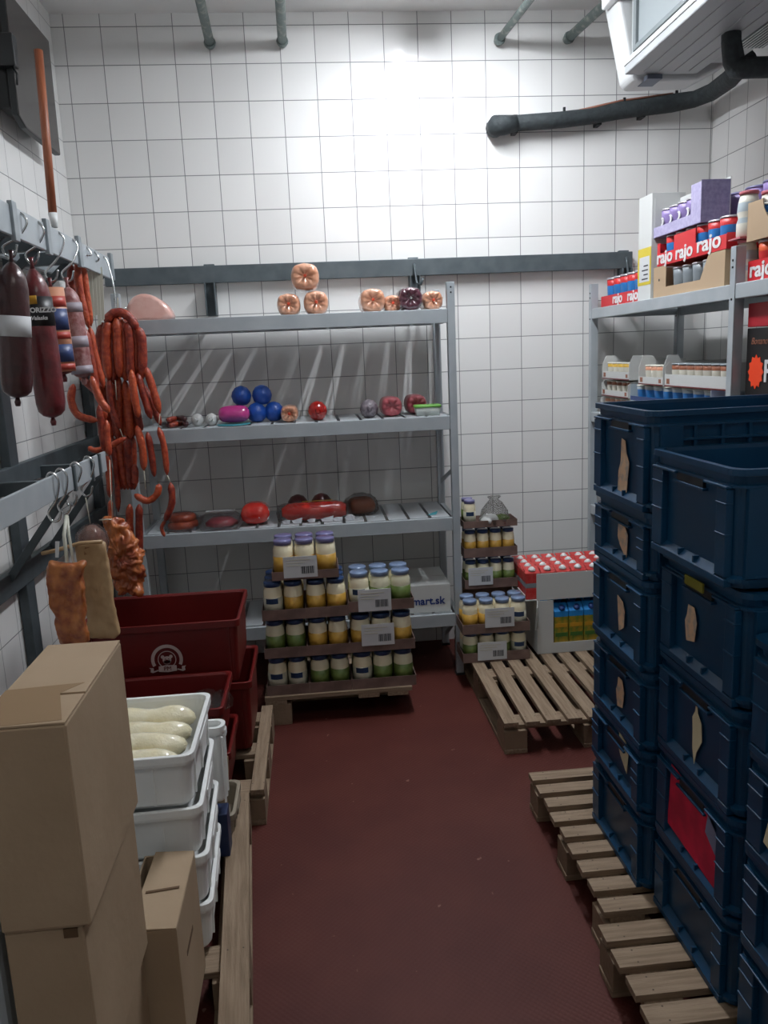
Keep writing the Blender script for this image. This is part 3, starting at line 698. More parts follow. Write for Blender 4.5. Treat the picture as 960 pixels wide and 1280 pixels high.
def tray(label, name, loc, nx, ny, pit, hj, front, lid='lid_blue', wall=.05, sheet=None, skip=(), rz=0, lipc='tray_card', film=False):
    W, D = nx*pit+.012, ny*pit+.012
    t = thing('jar_tray', label, 'tray', loc, rz=rz)
    m = MB(); m.box((0,0,0),(W,D,.003),lipc)
    m.box((0,0,.003),(W,.003,wall),lipc); m.box((0,D-.003,.003),(W,D,wall),lipc); m.box((0,.003,.003),(.003,D-.003,wall),lipc); m.box((W-.003,.003,.003),(W,D-.003,wall),lipc)
    m.build('carton', t)
    if sheet:
        x0, z0, w_, h_ = sheet
        s = MB(); s.box((x0,-.004,z0),(x0+w_,-.0015,z0+h_),'paper'); ps = s.build('price_sheet', t)
        s = MB(); random.seed(3)
        x = x0+w_*.52
        while x < x0+w_*.90:
            ww = random.choice((.002,.003,.005)); s.box((x,-.0048,z0+h_*.18),(x+ww,-.004,z0+h_*.52),'ink'); x += ww+.0025
        for q in range(3): s.box((x0+w_*.08,-.0048,z0+h_*(.82-q*.13)),(x0+w_*(.8-.15*q),-.004,z0+h_*(.85-q*.13)),'label_pale')
        s.build('sheet_print', ps)
    if film:
        fz = hj+.012; F = MB(); b_ = .010
        F.loft([[(W/2+a, D/2+b, z) for a, b in rr_ring(W+.002-i*2, D+.002-i*2, .03, 4)] for i, z in ((0,.004),(0,hj*.5),(.001,hj*.93),(.006,fz),(.03,fz+.002))], 'film', cap0=False).build('shrink_film', t)
    pos = {2: ('left','right'), 3: ('left','middle','right'), 4: ('leftmost','second','third','rightmost')}[nx]
    for j in range(ny):
        for i in range(nx):
            if (i, j) in skip: continue
            k = front[(i+j) % len(front)] if j else front[i]
            row = ('front row','second row','third row')[j]
            jar('%s-labelled jar, %s in %s, %s' % (JN[k], pos[i], row, name), Vector(loc)+Vector((.006+pit*(i+.5), .006+pit*(j+.5), .0035)), k, pit*.475, hj, lid, 'jars in the '+name)
    return t
# jar pallet (front y = 3.585)
Y0 = 3.585; P3 = .0985
tray('brown tray of jars, bottom layer left, on the front pallet', 'bottom left tray', (-.290,Y0,.144), 2, 3, P3*.96, .172, 'nn', 'lid_blue')
tray('brown tray of jars, bottom layer middle, on the front pallet', 'bottom middle tray', (-.088,Y0,.144), 2, 3, P3*.96, .172, 'gg', 'lid_blue')
tray('brown tray of jars, bottom layer right, on the front pallet', 'bottom right tray', (.114,Y0,.144), 3, 2, P3, .172, 'ngg', 'lid_blue')
tray('brown tray of jars, middle layer left, on the front pallet', 'middle layer left tray', (-.288,Y0-.002,.330), 2, 3, P3*.96, .172, 'gg', 'lid_blue')
tray('brown tray of jars, middle layer centre, on the front pallet', 'middle layer centre tray', (-.088,Y0-.002,.330), 2, 3, P3*.96, .172, 'yy', 'lid_blue')
tray('brown tray of jars, middle layer right, with white price sheet', 'middle layer right tray', (.114,Y0-.002,.330), 3, 2, P3, .172, 'yyy', 'lid_blue', sheet=(.055,.03,.155,.105))
tray('brown tray of jars with blue lids, third layer left', 'third layer left tray', (-.286,Y0-.004,.516), 2, 3, P3*.96, .172, 'ny', 'lid_blue')
tray('brown tray of jars with blue lids, third layer centre', 'third layer centre tray', (-.086,Y0-.004,.516), 2, 3, P3*.96, .172, 'yy', 'lid_blue')
tray('brown tray of jars, third layer right, with price sheet and open top', 'third layer right tray', (.116,Y0-.004,.530), 3, 2, P3, .178, 'ngg', 'lid_pale', sheet=(.045,.0,.155,.105))
tray('single brown tray of yellow-labelled jars crowning the front pallet', 'crowning tray', (-.228,Y0-.006,.706), 3, 2, P3, .178, 'yyy', 'lid_lilac', wall=.04, sheet=(.055,.01,.155,.10))
# second stack (behind right)
P4 = .0835
tray('tray of jars, lowest of the stack right of the rack, with price sheet', 'lowest tray right of the rack', (.69,3.80,.146), 4, 2, P4, .150, 'gngn', 'lid_blue', sheet=(.075,.01,.15,.095))
tray('tray of pale-lidded jars, second from bottom right of the rack', 'second tray right of the rack', (.69,3.795,.300), 4, 2, P4, .165, 'yyyn', 'lid_pale', sheet=(.115,.03,.15,.10))
tray('tray of jars, third from bottom right of the rack, with price sheet', 'third tray right of the rack', (.748,4.015,.470), 4, 2, .068, .145, 'gggg', 'lid_blue', sheet=(.02,.02,.13,.095))
tray('tray of yellow-labelled jars, fourth from bottom right of the rack', 'fourth tray right of the rack', (.748,4.015,.640), 4, 2, .068, .138, 'yyyy', 'lid_blue')
tray('nearly empty top tray right of the rack, with a bag in it', 'top tray right of the rack', (.748,4.010,.800), 4, 2, .068, .140, 'ngng', 'lid_lilac', wall=.035, film=False, skip=[(1,0),(2,0),(3,0),(1,1),(2,1),(3,1)])
# hidden carton under third tray so that it stands
t = thing('jar_carton', 'closed brown carton behind the pale-lidded jars, carrying the upper trays', 'box', (.75,4.09,.146)); MB().box((0,0,0),(.27,.15,.322),'tray_card').build('body', t, .003)
t = thing('clear_bag', 'clear plastic bag with green and white packs in the top jar tray', 'bag', (.925,4.08,.804))
MB().lathe([(.072,.006),(.078,.03),(.066,.07),(.045,.105),(.02,.13),(.035,.145)], 'film', (0,0,0), 18, ripple=.12).build('film', t, disp=.03, dscale=.04)
MB().lathe([(.02,0),(.05,.012),(.052,.03),(.03,.05),(.001,.055)], 'ball_white', (-.03,-.02,.002), 14, ripple=.08).build('white_pack', t)
MB().lathe([(.02,0),(.035,.012),(.04,.03),(.02,.045),(.001,.05)], 'label_green', (.04,-.01,.002), 14, ripple=.08).build('green_pack', t)
# ------------------------------------------------------------------ milk cartons
t = thing('carton_tray', 'white open-front cardboard tray of blue milk cartons on the back right pallet', 'tray', (1.09,3.85,.146))
m = MB(); m.box((0,0,0),(.47,.32,.004),'card_white'); m.box((0,.0,.004),(.085,.004,.285),'card_white'); m.box((.085,0,.004),(.47,.004,.055),'card_white'); m.box((0,.004,.004),(.004,.32,.285),'card_white'); m.box((.466,.004,.004),(.47,.32,.285),'card_white'); m.box((.004,.316,.004),(.466,.32,.285),'card_white'); m.build('carton', t)
MB().poly([(0,-.001,.14),(-.025,-.05,.15),(-.018,-.06,.27),(0,-.001,.285)], .003, 'card_white', (-1,0,0)).build('flap', t)
for i in range(4):
    for j in range(2):
        o = thing('milk_carton', 'blue-topped milk carton, %s of the %s row in the white tray' % (('first','second','third','fourth','fifth')[i], ('front','back')[j]), 'carton', (1.182+i*.079-(.04 if j else 0), 3.858+j*.09, .151), 'blue milk cartons')
        m = MB(); m.box((0,0,0),(.074,.08,.04),'carton_blue'); m.box((0,0,.04),(.074,.08,.185),'carton_yellow'); m.box((0,0,.185),(.074,.08,.215),'carton_blue'); m.build('body', o, .002)
        m = MB(); m.box((.005,-.0012,.08),(.069,.0,.10),'carton_green'); m.box((.005,-.0012,.13),(.069,.0,.15),'patch_yellow'); m.build('print', o)
        MB().poly([(.0,0,.215),(.074,0,.215),(.074,.04,.25),(0,.04,.25)], .004, 'carton_blue', (0,-.6,.8)).build('slanted_top', o)
        MB().lathe([(.016,.0),(.016,.014),(.001,.014)], 'carton_dark', (.042,.014,.226), 12, X=Matrix.Rotation(.7,3,'X')).build('cap', o)
t = thing('carton_tray', 'white cardboard tray of red and white bottles above blue milk cartons', 'tray', (1.03,3.86,.433))
m = MB(); m.box((0,0,0),(.53,.32,.004),'card_white'); m.box((.06,0,.004),(.53,.004,.14),'card_white'); m.box((.526,.004,.004),(.53,.32,.14),'card_white'); m.box((0,.316,.004),(.526,.32,.14),'card_white'); m.box((0,.004,.004),(.003,.316,.03),'card_white'); m.build('carton', t)
for j in range(4):
    for i in range(6):
        o = thing('juice_carton', 'red carton with white cap, %s from left, %s row of the upper tray' % (('first','second','third','fourth','fifth','sixth')[i], ('front','second','third','back')[j]), 'carton', (1.036+i*.0805, 3.868+j*.077, .438), 'red cartons with white caps')
        m = MB(); m.box((0,0,0),(.077,.073,.06),'carton_red'); m.box((0,0,.06),(.077,.073,.085),'cup_grey'); m.box((0,0,.085),(.077,.073,.14),'carton_red'); m.build('body', o, .003)
        MB().poly([(.002,.002,.14),(.075,.002,.14),(.075,.071,.158),(.002,.071,.158)], .003, 'carton_red', (0,-.25,.97)).build('slanted_top', o)
        MB().lathe([(.018,0),(.019,.008),(.008,.02),(.001,.021)], 'plastic_white', (.038,.024,.146), 12).build('cap', o)
# ------------------------------------------------------------------ white box on bottom shelf
t = thing('white_box', 'white cardboard box with blue lettering on the lowest rack shelf', 'box', (.36,4.045,S4+.001))
MB().box((0,0,0),(.315,.36,.15),'card_white').build('body', t, .003)
MB().box((.0,0,.1505),(.314,.17,.1525),'card_white').build('flap', t); MB().box((0,.18,.1505),(.314,.36,.1525),'card_white').build('flap', t)
text_part('lettering', 'mart.sk', .058, 'ink_blue', t, (.195,-.0015,.065), bold=.0012)
# ------------------------------------------------------------------ rack goods
def roll(label, name, c, r, L, m1, clip='clip_orange', flat=.93, cat='meat roll', grp=None, folds=True, rz=0):
    """wrapped roll lying along y, its gathered end facing the room. c = front end centre bottom"""
    t = thing(name, label, cat, c, grp, rz)
    prof = [(.004,.02),(r*.35,.012),(r*.7,.002),(r*.9,.012),(r*.98,.035),(r,.07),(r,L-.05),(r*.9,L-.015),(r*.5,L),(.004,L-.004)]
    rings = []
    for ra, y in prof:
        ring = []
        for k in range(28):
            a = 2*PI*k/28; q = ra*(1+(.06*math.sin(a*9) if folds and y < .03 else .0))
            sq = 1/max(abs(math.cos(a)), abs(math.sin(a))); sq = 1+(sq-1)*.30
            ring.append((q*sq*math.cos(a), y+(.004*math.sin(a*9+1) if y < .02 else 0), r+q*sq*flat*math.sin(a)-(r*(1-flat))))
        rings.append(ring)
    MB().loft(rings, m1).build('wrapped_meat', t)
    if clip: MB().lathe([(.006,0),(.008,.004),(.003,.012),(.006,.02)], clip, (0,-.012+.012,r*.96), 8, axis='y').build('clip', t)
    return t
def on(px, py, Y, z): v = at(px, py, Y); return (v.x, Y, z)
Ysh = 4.08
roll('bottom left roll of the three pink meat rolls stacked on the top shelf', 'meat_roll', (-.084,Ysh,S1+.001), .058, .26, 'roll_pink')
roll('bottom right roll of the three pink meat rolls stacked on the top shelf', 'meat_roll', (.052,Ysh,S1+.001), .062, .26, 'roll_pink')
roll('upper roll of the three pink meat rolls, lying on two others', 'meat_roll', (.005,Ysh,S1+.120), .070, .24, 'roll_pink')
roll('pink meat roll alone just right of the shelf middle, top shelf', 'meat_roll', (.335,Ysh,S1+.001), .063, .25, 'roll_pink')
roll('small pink meat roll tucked behind the dark purple roll', 'meat_roll', (.44,Ysh+.06,S1+.001), .046, .2, 'roll_pink')
roll('dark purple meat roll at the right of the top shelf', 'meat_roll', (.52,Ysh-.03,S1+.001), .062, .22, 'roll_purple', 'steel')
roll('pink meat roll at the right end of the top shelf, beside the purple one', 'meat_roll', (.642,Ysh+.03,S1+.001), .052, .22, 'roll_pink')
t = thing('ham', 'large half ham in clear wrap at the left end of the top shelf', 'ham', (-.775, 4.15, S1+.001))
prof = []
out = [(-.115,0),(-.118,.04),(-.105,.085),(-.075,.125),(-.03,.142),(.02,.132),(.065,.105),(.10,.07),(.118,.03),(.115,0)]
rings = []
for y, s in ((0,.94),(.008,1),(.12,1),(.17,.9),(.2,.7)): rings.append([(x*s, y, z*s if z else 0) for x, z in out])
MB().loft(rings, 'ham_cut', ms=[None, 'ham_cut', 'roll_pink', 'roll_pink']).build('meat', t, sub=1)
# shelf 2
def ball(name, label, px, py, r, m, cat, Y=4.10, z=S2, grp=None, ripple=.03, up_=0, neck=True):
    v = at(px, py, Y); t = thing(name, label, cat, (v.x, Y+r, z+.001+up_), grp)
    MB().lathe([(.004,0),(r*.5,r*.06),(r*.85,r*.4),(r,r*.95),(r*.9,r*1.4),(r*.6,r*1.8),(r*.2,r*1.97),(.003,r*2)], m, n=20, ripple=ripple).build('body', t)
    if neck: MB().lathe([(r*.30,0),(r*.12,-.02*0-.008),(r*.16,-.018)], m, (0,-r*.93,r), 10, axis='y').build('tied_end', t)
    return t
for k, (dx, dz, a) in enumerate(((0,0,.5),(.045,0,-.4),(.09,.0,.3),(.03,.026,-.2),(.075,.028,.6))):
    o = thing('dried_sausage', 'dark dried sausage in the small pile at the left of the second shelf, %s' % ('lowest left','lowest middle','lowest right','upper left','upper right')[k], 'sausage', (-.735+dx,4.12,S2+.016+dz), 'dried sausages on the second shelf', a)
    MB().tube([(0,-.05,0),(.0,-.045,0),(.008,0,.002),(.004,.06,0),(0,.075,0)], [.004,.013,.015,.013,.004], ('salami_dark','sausage_dark')[k % 2], 10).build('link', o)
ball('white_bundle', 'left one of two small white bundles on the second shelf', 246, 530, .032, 'ball_white', 'bundle')
ball('white_bundle', 'right one of two small white bundles, beside the pink pack', 264, 529, .031, 'ball_white', 'bundle')
t = thing('teal_tray', 'flat teal plate under the pink pack on the second shelf', 'plate', (-.395,4.09,S2+.001)); MB().lathe([(.075,0),(.085,.004),(.083,.006),(.001,.003)], 'teal_card', n=24).build('plate', t)
t = thing('pink_pack', 'bright pink wrapped oval pack on the second shelf', 'pack', (-.395,4.16,S2+.008))
m = MB(); rings = []
for x, s in ((-.078,.3),(-.07,.75),(-.045,.98),(0,1),(.05,.97),(.07,.75),(.08,.3)): rings.append([(x, .045*s*math.cos(a)-.03, .046+.045*s*math.sin(a)) for a in [2*PI*k/16 for k in range(16)]])
m.loft(rings, 'wrap_pink').build('body', t, sub=1)
for px, upz, Y, s in ((319,0,4.15,'lower left'),(341,0,4.17,'lower right'),(301,.088,4.17,'upper left'),(327,.088,4.17,'upper right')):
    ball('blue_ball', '%s blue wrapped ball in the pile of four on the second shelf' % s, px, 500, .051, 'ball_blue', 'wrapped meat', Y=Y, up_=upz, neck=False)
roll('beige netted roll with clear sleeve, left of the shiny red ball', 'meat_roll', (-.115,4.07,S2+.001), .045, .18, 'roll_pink')
t = ball('red_ball', 'shiny round red cheese or sausage in the middle of the second shelf', 397, 512, .050, 'red_shiny', 'sausage', Y=4.07, ripple=.01)
t = ball('netted_salami', 'grey netted round salami right of the middle of the second shelf', 462, 511, .047, 'net_grey', 'salami', Y=4.08, ripple=.06)
roll('pink cut sausage end facing out, left of the green-lidded tub', 'cut_sausage', (.41,4.10,S2+.001), .055, .2, 'round_pink', None, cat='sausage', folds=False)
roll('pink cut sausage lying behind the green-lidded tub', 'cut_sausage', (.55,4.18,S2+.001), .055, .2, 'round_pink', None, cat='sausage', folds=False)
t = thing('food_tub', 'small white tub with bright green lid at the right end of the second shelf', 'tub', (.59,4.105,S2+.001))
def R(w,d,z): return [(a,b,z) for a,b in rr_ring(w,d,.012,3)]
MB().loft([R(.115,.075,0),R(.13,.09,.042)],'tub_white').build('tub', t); MB().loft([R(.136,.096,.0425),R(.136,.096,.052),R(.128,.088,.055)],'green_lid').build('lid', t)
# shelf 3
t = thing('sausage_ring', 'wrapped orange sausage ring at the left end of the third shelf', 'sausage', (-.70,4.12,S3+.028))
for z_, s in ((0,1),(.034,.85)):
    P = [Vector((.062*s*math.cos(a), .05*s*math.sin(a), z_)) for a in [(-2.9+5.8*k/16) for k in range(17)]]
    MB().tube(P, [.008]+[.0215]*15+[.008], 'sausage_bright', 12).build('sausage', t)
MB().lathe([(.09,-.025),(.092,.0),(.085,.04),(.05,.06),(.01,.062)], 'film', n=18, ripple=.05).build('film', t)
t = thing('meat_pack', 'clear bag of pale pink meat left of the red packs on the third shelf', 'pack', (-.50,4.10,S3+.001))
MB().lathe([(.03,0),(.075,.012),(.078,.03),(.05,.05),(.002,.055)], 'round_pink', (.0,.02,.0), 16, ripple=.1).build('meat', t)
MB().loft([[(a*1.0,b,z) for a,b in rr_ring(w,d,.03,3)] for w,d,z in ((.20,.14,0),(.22,.15,.03),(.19,.12,.065),(.14,.04,.085))], 'film').build('bag', t, disp=.02, dscale=.03)
MB().box((-.08,.03,.075),(.07,.07,.08),'paper').build('paper_slip', t)
t = thing('meat_pack', 'red wrapped meat pack with white label corner on the third shelf', 'pack', (-.325,4.10,S3+.001))
m = MB(); m.loft([[(a,b+.05,z) for a,b in rr_ring(w,d,.045,5)] for w,d,z in ((.10,.10,0),(.15,.15,.03),(.155,.16,.07),(.12,.13,.105),(.05,.06,.118))], 'red_wrap'); m.build('meat', t, sub=1)
MB().poly([(.02,-.028,.045),(.07,-.0,.03),(.075,.02,.08),(.03,-.01,.085)], .003, 'paper', (0,-1,0)).build('label', t)
for px, s in ((372,'left'),(402,'right')): ball('dark_sausage', '%s dark round sausage end behind the long red pack' % s, px, 628, .058, 'round_dark', 'sausage', Y=4.25, z=S3, neck=False)
t = thing('long_red_pack', 'long red sausage in shiny cling wrap on the third shelf', 'sausage', (-.02,4.09,S3+.001))
P = [(-.17+.34*k/10, .05+.006*math.sin(k), .052) for k in range(11)]
MB().tube(P, [.022,.043,.047,.048,.048,.047,.048,.048,.047,.044,.03], 'red_wrap', 16).build('sausage', t)
MB().tube([(p[0]*1.12, p[1], .046) for p in P], [.045,.052,.054,.055,.054,.054,.055,.054,.054,.05,.05], 'film', 16).build('cling_wrap', t, disp=.02, dscale=.03)
MB().box((-.06,.045,.1035),(.10,.055,.105),'patch_yellow').build('label', t)
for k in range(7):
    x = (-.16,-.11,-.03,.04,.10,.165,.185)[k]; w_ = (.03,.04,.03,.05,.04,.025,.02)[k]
    MB().poly([(x,-.014,.004),(x+w_,-.016,.002),(x+w_*1.2,-.010,.022+.01*(k%2)),(x+w_*.4,-.012,.034 if k > 4 else .024),(x-.008,-.009,.018)], .002, 'shine', (0,-1,0)).build('film_fold_glint', t)  # crumpled film edge; its pale colour stands in for glints on the plastic
t = thing('brown_pack', 'reddish brown wrapped pack right of the long red sausage', 'pack', (.235,4.25,S3+.001))
m = MB(); m.loft([[(a,b,z) for a,b in rr_ring(w,d,.04,5)] for w,d,z in ((.11,.10,0),(.16,.14,.03),(.15,.13,.07),(.09,.08,.095))], 'cup_brown'); m.build('meat', t, sub=1)
MB().loft([[(a,b,z) for a,b in rr_ring(w,d,.04,5)] for w,d,z in ((.13,.12,0),(.18,.16,.03),(.17,.15,.075),(.10,.09,.105))], 'film').build('film', t, disp=.02, dscale=.03)
t = thing('teal_card', 'small teal card at the right end of the third shelf', 'card', (.60,4.11,S3+.002)); MB().poly([(-.03,-.015,0),(.02,-.01,.0),(.035,.03,.012),(.0,.02,.004)], .001, 'teal_card', (0,0,1)).build('card', t)
# ------------------------------------------------------------------ hanging goods, left
def shook(label, top, low, name='meat_hook', r=.004):
    """S-hook: hangs over 'top', its lower bend at 'low'"""
    top, low = Vector(top), Vector(low); t = thing(name, label, 'hook', top); d = low-top
    P = [Vector((-.016,0,-.045)), Vector((-.018,0,-.015)), Vector((-.008,0,.008)), Vector((.008,0,.008)), Vector((.022,0,-.02)), d*.5+Vector((.012,0,0)), d+Vector((-.015,-.0,.035)), d+Vector((-.012,0,.01)), d+Vector((0,0,0)), d+Vector((.018,0,.008)), d+Vector((.028,0,.04))]
    MB().tube(smooth(P), r, 'steel', 8).build('wire', t); return t
BT = 2.2   # top of upper bar
def salami(label, name, a, b, Ya, Yb, rpx, m, extra=None, tipm=None, hook=None):
    A, B = at(*a, Ya), at(*b, Yb); r = rpx*((Ya+Yb)/2)/1000
    t = thing(name, label, 'salami', A); d = B-A; n = d.normalized(); Lg = d.length
    P = []; Rr = []
    for s, q in ((0,.10),(.015,.16),(.04,.42),(.08,.68),(.13,.86),(.2,.97),(.5,1.02),(.8,1),(.9,.98),(.955,.88),(.985,.6),(1,.2)): P.append(d*s); Rr.append(r*q)
    MB().tube(P, Rr, m, 18).build('casing', t)
    MB().tube([d, d+n*.015, d+n*.028], [.006,.011,.008], m, 8).build('tied_end', t)
    MB().tube([n*-.03, n*-.01, n*.01], [.010,.005,.009], m, 8).build('tied_top', t)
    return t, A, d, n, r
def band(t, d, r, s0, s1, m, name='label', k=1.03, a0=0, a1=2*PI, n=24):
    """label wrapped round a hanging salami, from share s0 to s1 of its length; angles seen from above, -y = 1.5 pi"""
    mb = MB(); dn = d.normalized(); ax = dn.cross(Vector((-.30,.95,0))).normalized(); ay = dn.cross(ax); 
    if ay.y < 0: ay = -ay
    if ax.x < 0: ax = -ax
    vs = []; fs = []
    for i in range(n+1):
        a = a0+(a1-a0)*i/n; off = ax*(r*k*math.cos(a))+ay*(r*k*math.sin(a))
        vs += [d*s0+off, d*s1+off]
    for i in range(n): fs.append((2*i, 2*i+2, 2*i+3, 2*i+1))
    mb.add(vs, fs, m, True); o = mb.build(name, t)
    s = o.modifiers.new('solid', 'SOLIDIFY'); s.thickness = .0008; return o, ax, ay
t, A, d, n, r = salami('thick dark salami with a broad white paper band, leftmost on the upper rail', 'salami', (14,325), (22,497), 2.76, 2.76, 18, 'salami_dark')
band(t, d, r, .40, .55, 'paper', 'paper_band')
t, A, d, n, r = salami('thick red salami with black label and yellow patch on the upper rail', 'salami', (40,333), (66,522), 2.95, 2.95, 17, 'salami_red')
o, ax, ay = band(t, d, r, .20, .39, 'label_black', 'label', 1.02, 1.0*PI, 2*PI)
band(t, d, r, .195, .25, 'patch_yellow', 'yellow_patch', 1.035, 1.2*PI, 1.5*PI)
rot = Matrix((ax, -n, -ay)).transposed().to_euler()
text_part('lettering', 'CHORIZZO', .022, 'white_ink', o, d*.29-ay*(r*1.045), rot, .001, bold=.001)
text_part('lettering', 'Valaska', .018, 'white_ink', o, d*.34-ay*(r*1.045), rot, .001, shear=.2, bold=.0006)
t, A, d, n, r = salami('salami with blue and red printed sleeve, half hidden on the upper rail', 'salami', (63,358), (80,468), 3.12, 3.12, 14, 'salami_red')
band(t, d, r, .02, .97, 'wrap_peach', 'printed_sleeve')
for s0, s1, mm in ((.12,.24,'wrap_red'),(.26,.50,'wrap_blue'),(.52,.60,'wrap_red'),(.66,.86,'wrap_blue'),(.88,.95,'wrap_red')): band(t, d, r, s0, s1, mm, 'print', 1.05, 1.1*PI, 1.9*PI)
t, A, d, n, r = salami('slim mottled salami with pale bands beside the sausage bunch', 'salami', (84,357), (104,472), 3.3, 3.3, 12.5, 'salami_band')
for s0, s1 in ((.19,.29),(.55,.67),(.87,.96)): band(t, d, r, s0, s1, 'band_pale', 'pale_band', 1.03, 1.05*PI, 1.95*PI)
XB = -.9
for y, low, s in ((2.80,(12,322,2.78),'above the dark salami'),(2.97,(40,330,2.96),'above the black-labelled salami'),(3.2,(64,352,3.14),'above the blue-printed salami'),(3.38,(84,352,3.31),'above the slim mottled salami')):
    shook('steel hook on the upper rail '+s, (XB, y, BT-.012), at(*low))
shook('steel hook on the upper rail above the thin sausage bunch', (XB, 3.58, BT-.015), at(97,325,3.55))
def sausages(t, base, links, Y, r, mats_, name='sausage'):
    for k, L_ in enumerate(links):
        pts = L_[0]; rr = L_[1] if len(L_) > 1 else r; dy = L_[2] if len(L_) > 2 else 0
        P = [at(x, y, Y+dy)-base for x, y in pts]
        # densify with Catmull-Rom
        Q = []
        for i in range(len(P)-1):
            p0, p1, p2, p3 = P[max(i-1,0)], P[i], P[i+1], P[min(i+2,len(P)-1)]
            for s in range(5):
                u = s/5; Q.append(.5*((2*p1)+(p2-p0)*u+(2*p0-5*p1+4*p2-p3)*u*u+(3*p1-p0-3*p2+p3)*u**3))
        Q.append(P[-1]); n = len(Q)
        R_ = [rr*min(1, .25+ .75*min(i, n-1-i)/1.6)*(1+.05*math.sin(i*1.9+k)) for i in range(n)]
        R_[0] = R_[-1] = rr*.2
        MB().tube(Q, R_, mats_[k % len(mats_)], 10).build(name, t)
base = at(97,325,3.6)
t = thing('sausage_bunch', 'bunch of thin red sausages hanging behind the slim mottled salami', 'sausages', base)
sausages(t, base, [([(88,328),(91,365),(104,408)],.0165),([(96,323),(100,365),(111,410)],.0165,-.03),([(103,327),(108,365),(114,408)],.015,.03),
    ([(106,410),(113,445),(122,492)],.017),([(112,408),(119,445),(130,485)],.016,.03),([(114,470),(124,497),(137,516)],.0165,-.02),([(100,468),(110,480),(124,492)],.016,.0),
    ([(92,480),(89,500),(98,519),(122,526)],.0165,.0),([(121,492),(129,508),(130,525)],.016,.04),([(124,505),(127,535),(131,565)],.0165,.03),([(133,525),(134,548),(137,570)],.015,.03)], 3.6, .0165, ['sausage_dark','sausage','sausage_bright'])
base = at(148,385,3.82)
t = thing('sausage_bunch', 'big hanging bunch of dark red smoked sausages in front of the rack', 'sausages', base)
lk = []
for lay, dy in ((0,0),(1,.045)):
    for i in range(8-lay):
        x0 = 126+i*6.6+lay*3.3; xb = 130+i*6.9+lay*3; top = 394+abs(i-2.6)*3.4
        lk.append(([(x0+3*(i<3), top),(x0-1+i*.9,430),(xb-1,472+(i%3)*4)], .0225, dy+(-.02 if i % 2 else .0)))
lk += [([(132,404),(140,393),(152,391),(163,398),(171,412)], .021, -.02)]
lk += [([(128+i*7.5,478),(134+i*7,515),(140+i*6.5,548)], .0195, .05) for i in range(6)]
lk += [([(140+i*6.5,545),(146+i*5,580),(152+i*4,612)], .019, .06) for i in range(5)]
lk += [([(136,470),(140,510),(151,538)], .017, -.01), ([(122,470),(127,500),(134,536)], .0165, .03), ([(164,462),(168,495),(173,522)], .0175, -.05), ([(172,466),(180,495),(189,524)], .0165, -.03),
       ([(181,458),(190,482),(200,517)], .0175, -.02), ([(176,478),(190,505),(201,532)], .016, .02), ([(148,470),(149,510),(148,548)], .019, .03), ([(156,475),(160,510),(163,548)], .02, .02), ([(168,500),(172,520),(176,540)], .018, .03)]
lk += [([(110,559),(120,563),(138,557),(158,547)], .0135, -.06), ([(160,545),(160,575),(165,612)], .02, .03), ([(150,550),(152,580),(158,608)], .02, .05), ([(171,532),(178,560),(180,588)], .0175, -.02), ([(184,540),(189,565),(193,596)], .0155, .0),
       ([(198,534),(205,558),(209,594)], .0145, .0), ([(213,603),(215,628),(206,652)], .0165, .0), ([(207,650),(202,660),(206,671)], .009, .02), ([(199,605),(196,618),(184,626),(168,618)], .0165, -.02),
       ([(168,605),(169,598),(168,580)], .0165, .0), ([(162,630),(162,655),(164,688)], .0175, .02), ([(174,630),(174,655),(175,700)], .0175, .03), ([(134,568),(136,592),(137,622)], .0145, .0), ([(138,625),(138,640),(140,652)], .012, .0), ([(143,560),(146,600),(148,640)], .014, .04), ([(168,688),(170,715),(172,738)], .015, .05)]
sausages(t, base, lk, 3.82, .0165, ['sausage_dark','sausage','sausage_dark','sausage','sausage_bright'])
m = MB()
for a, b in (((147,372),(147,392)),((144,475),(146,500)),((134,536),(134,570)),((150,536),(156,552)),((200,517),(198,534)),((209,594),(213,603)),((180,588),(182,612)),((176,685),(168,690))): m.tube([at(*a,3.80)-base, at(*b,3.80)-base], .0025, 'string', 6)
m.build('string', t)
shook('long hook at the end of the upper rail holding the big sausage bunch', (XB, 3.86, BT-.02), at(150,396,3.82))
t = thing('casing_strips', 'pale translucent sausage casings hanging at the end of the upper rail', 'casings', at(118,332,3.75))
b0 = at(118,332,3.75)
for k in range(5): MB().poly([at(106+k*4.4,334,3.74+.01*k)-b0, at(110.2+k*4.4,334,3.74+.01*k)-b0, at(114+k*4.2,405-6*(k%3),3.74+.01*k)-b0, at(110+k*4.2,407-6*(k%3),3.74+.01*k)-b0], .003, 'casing', (0,-1,0)).build('strip', t)
shook('small hook on the upper rail above the pale casings', (XB, 3.7, BT-.018), at(112,338,3.74))
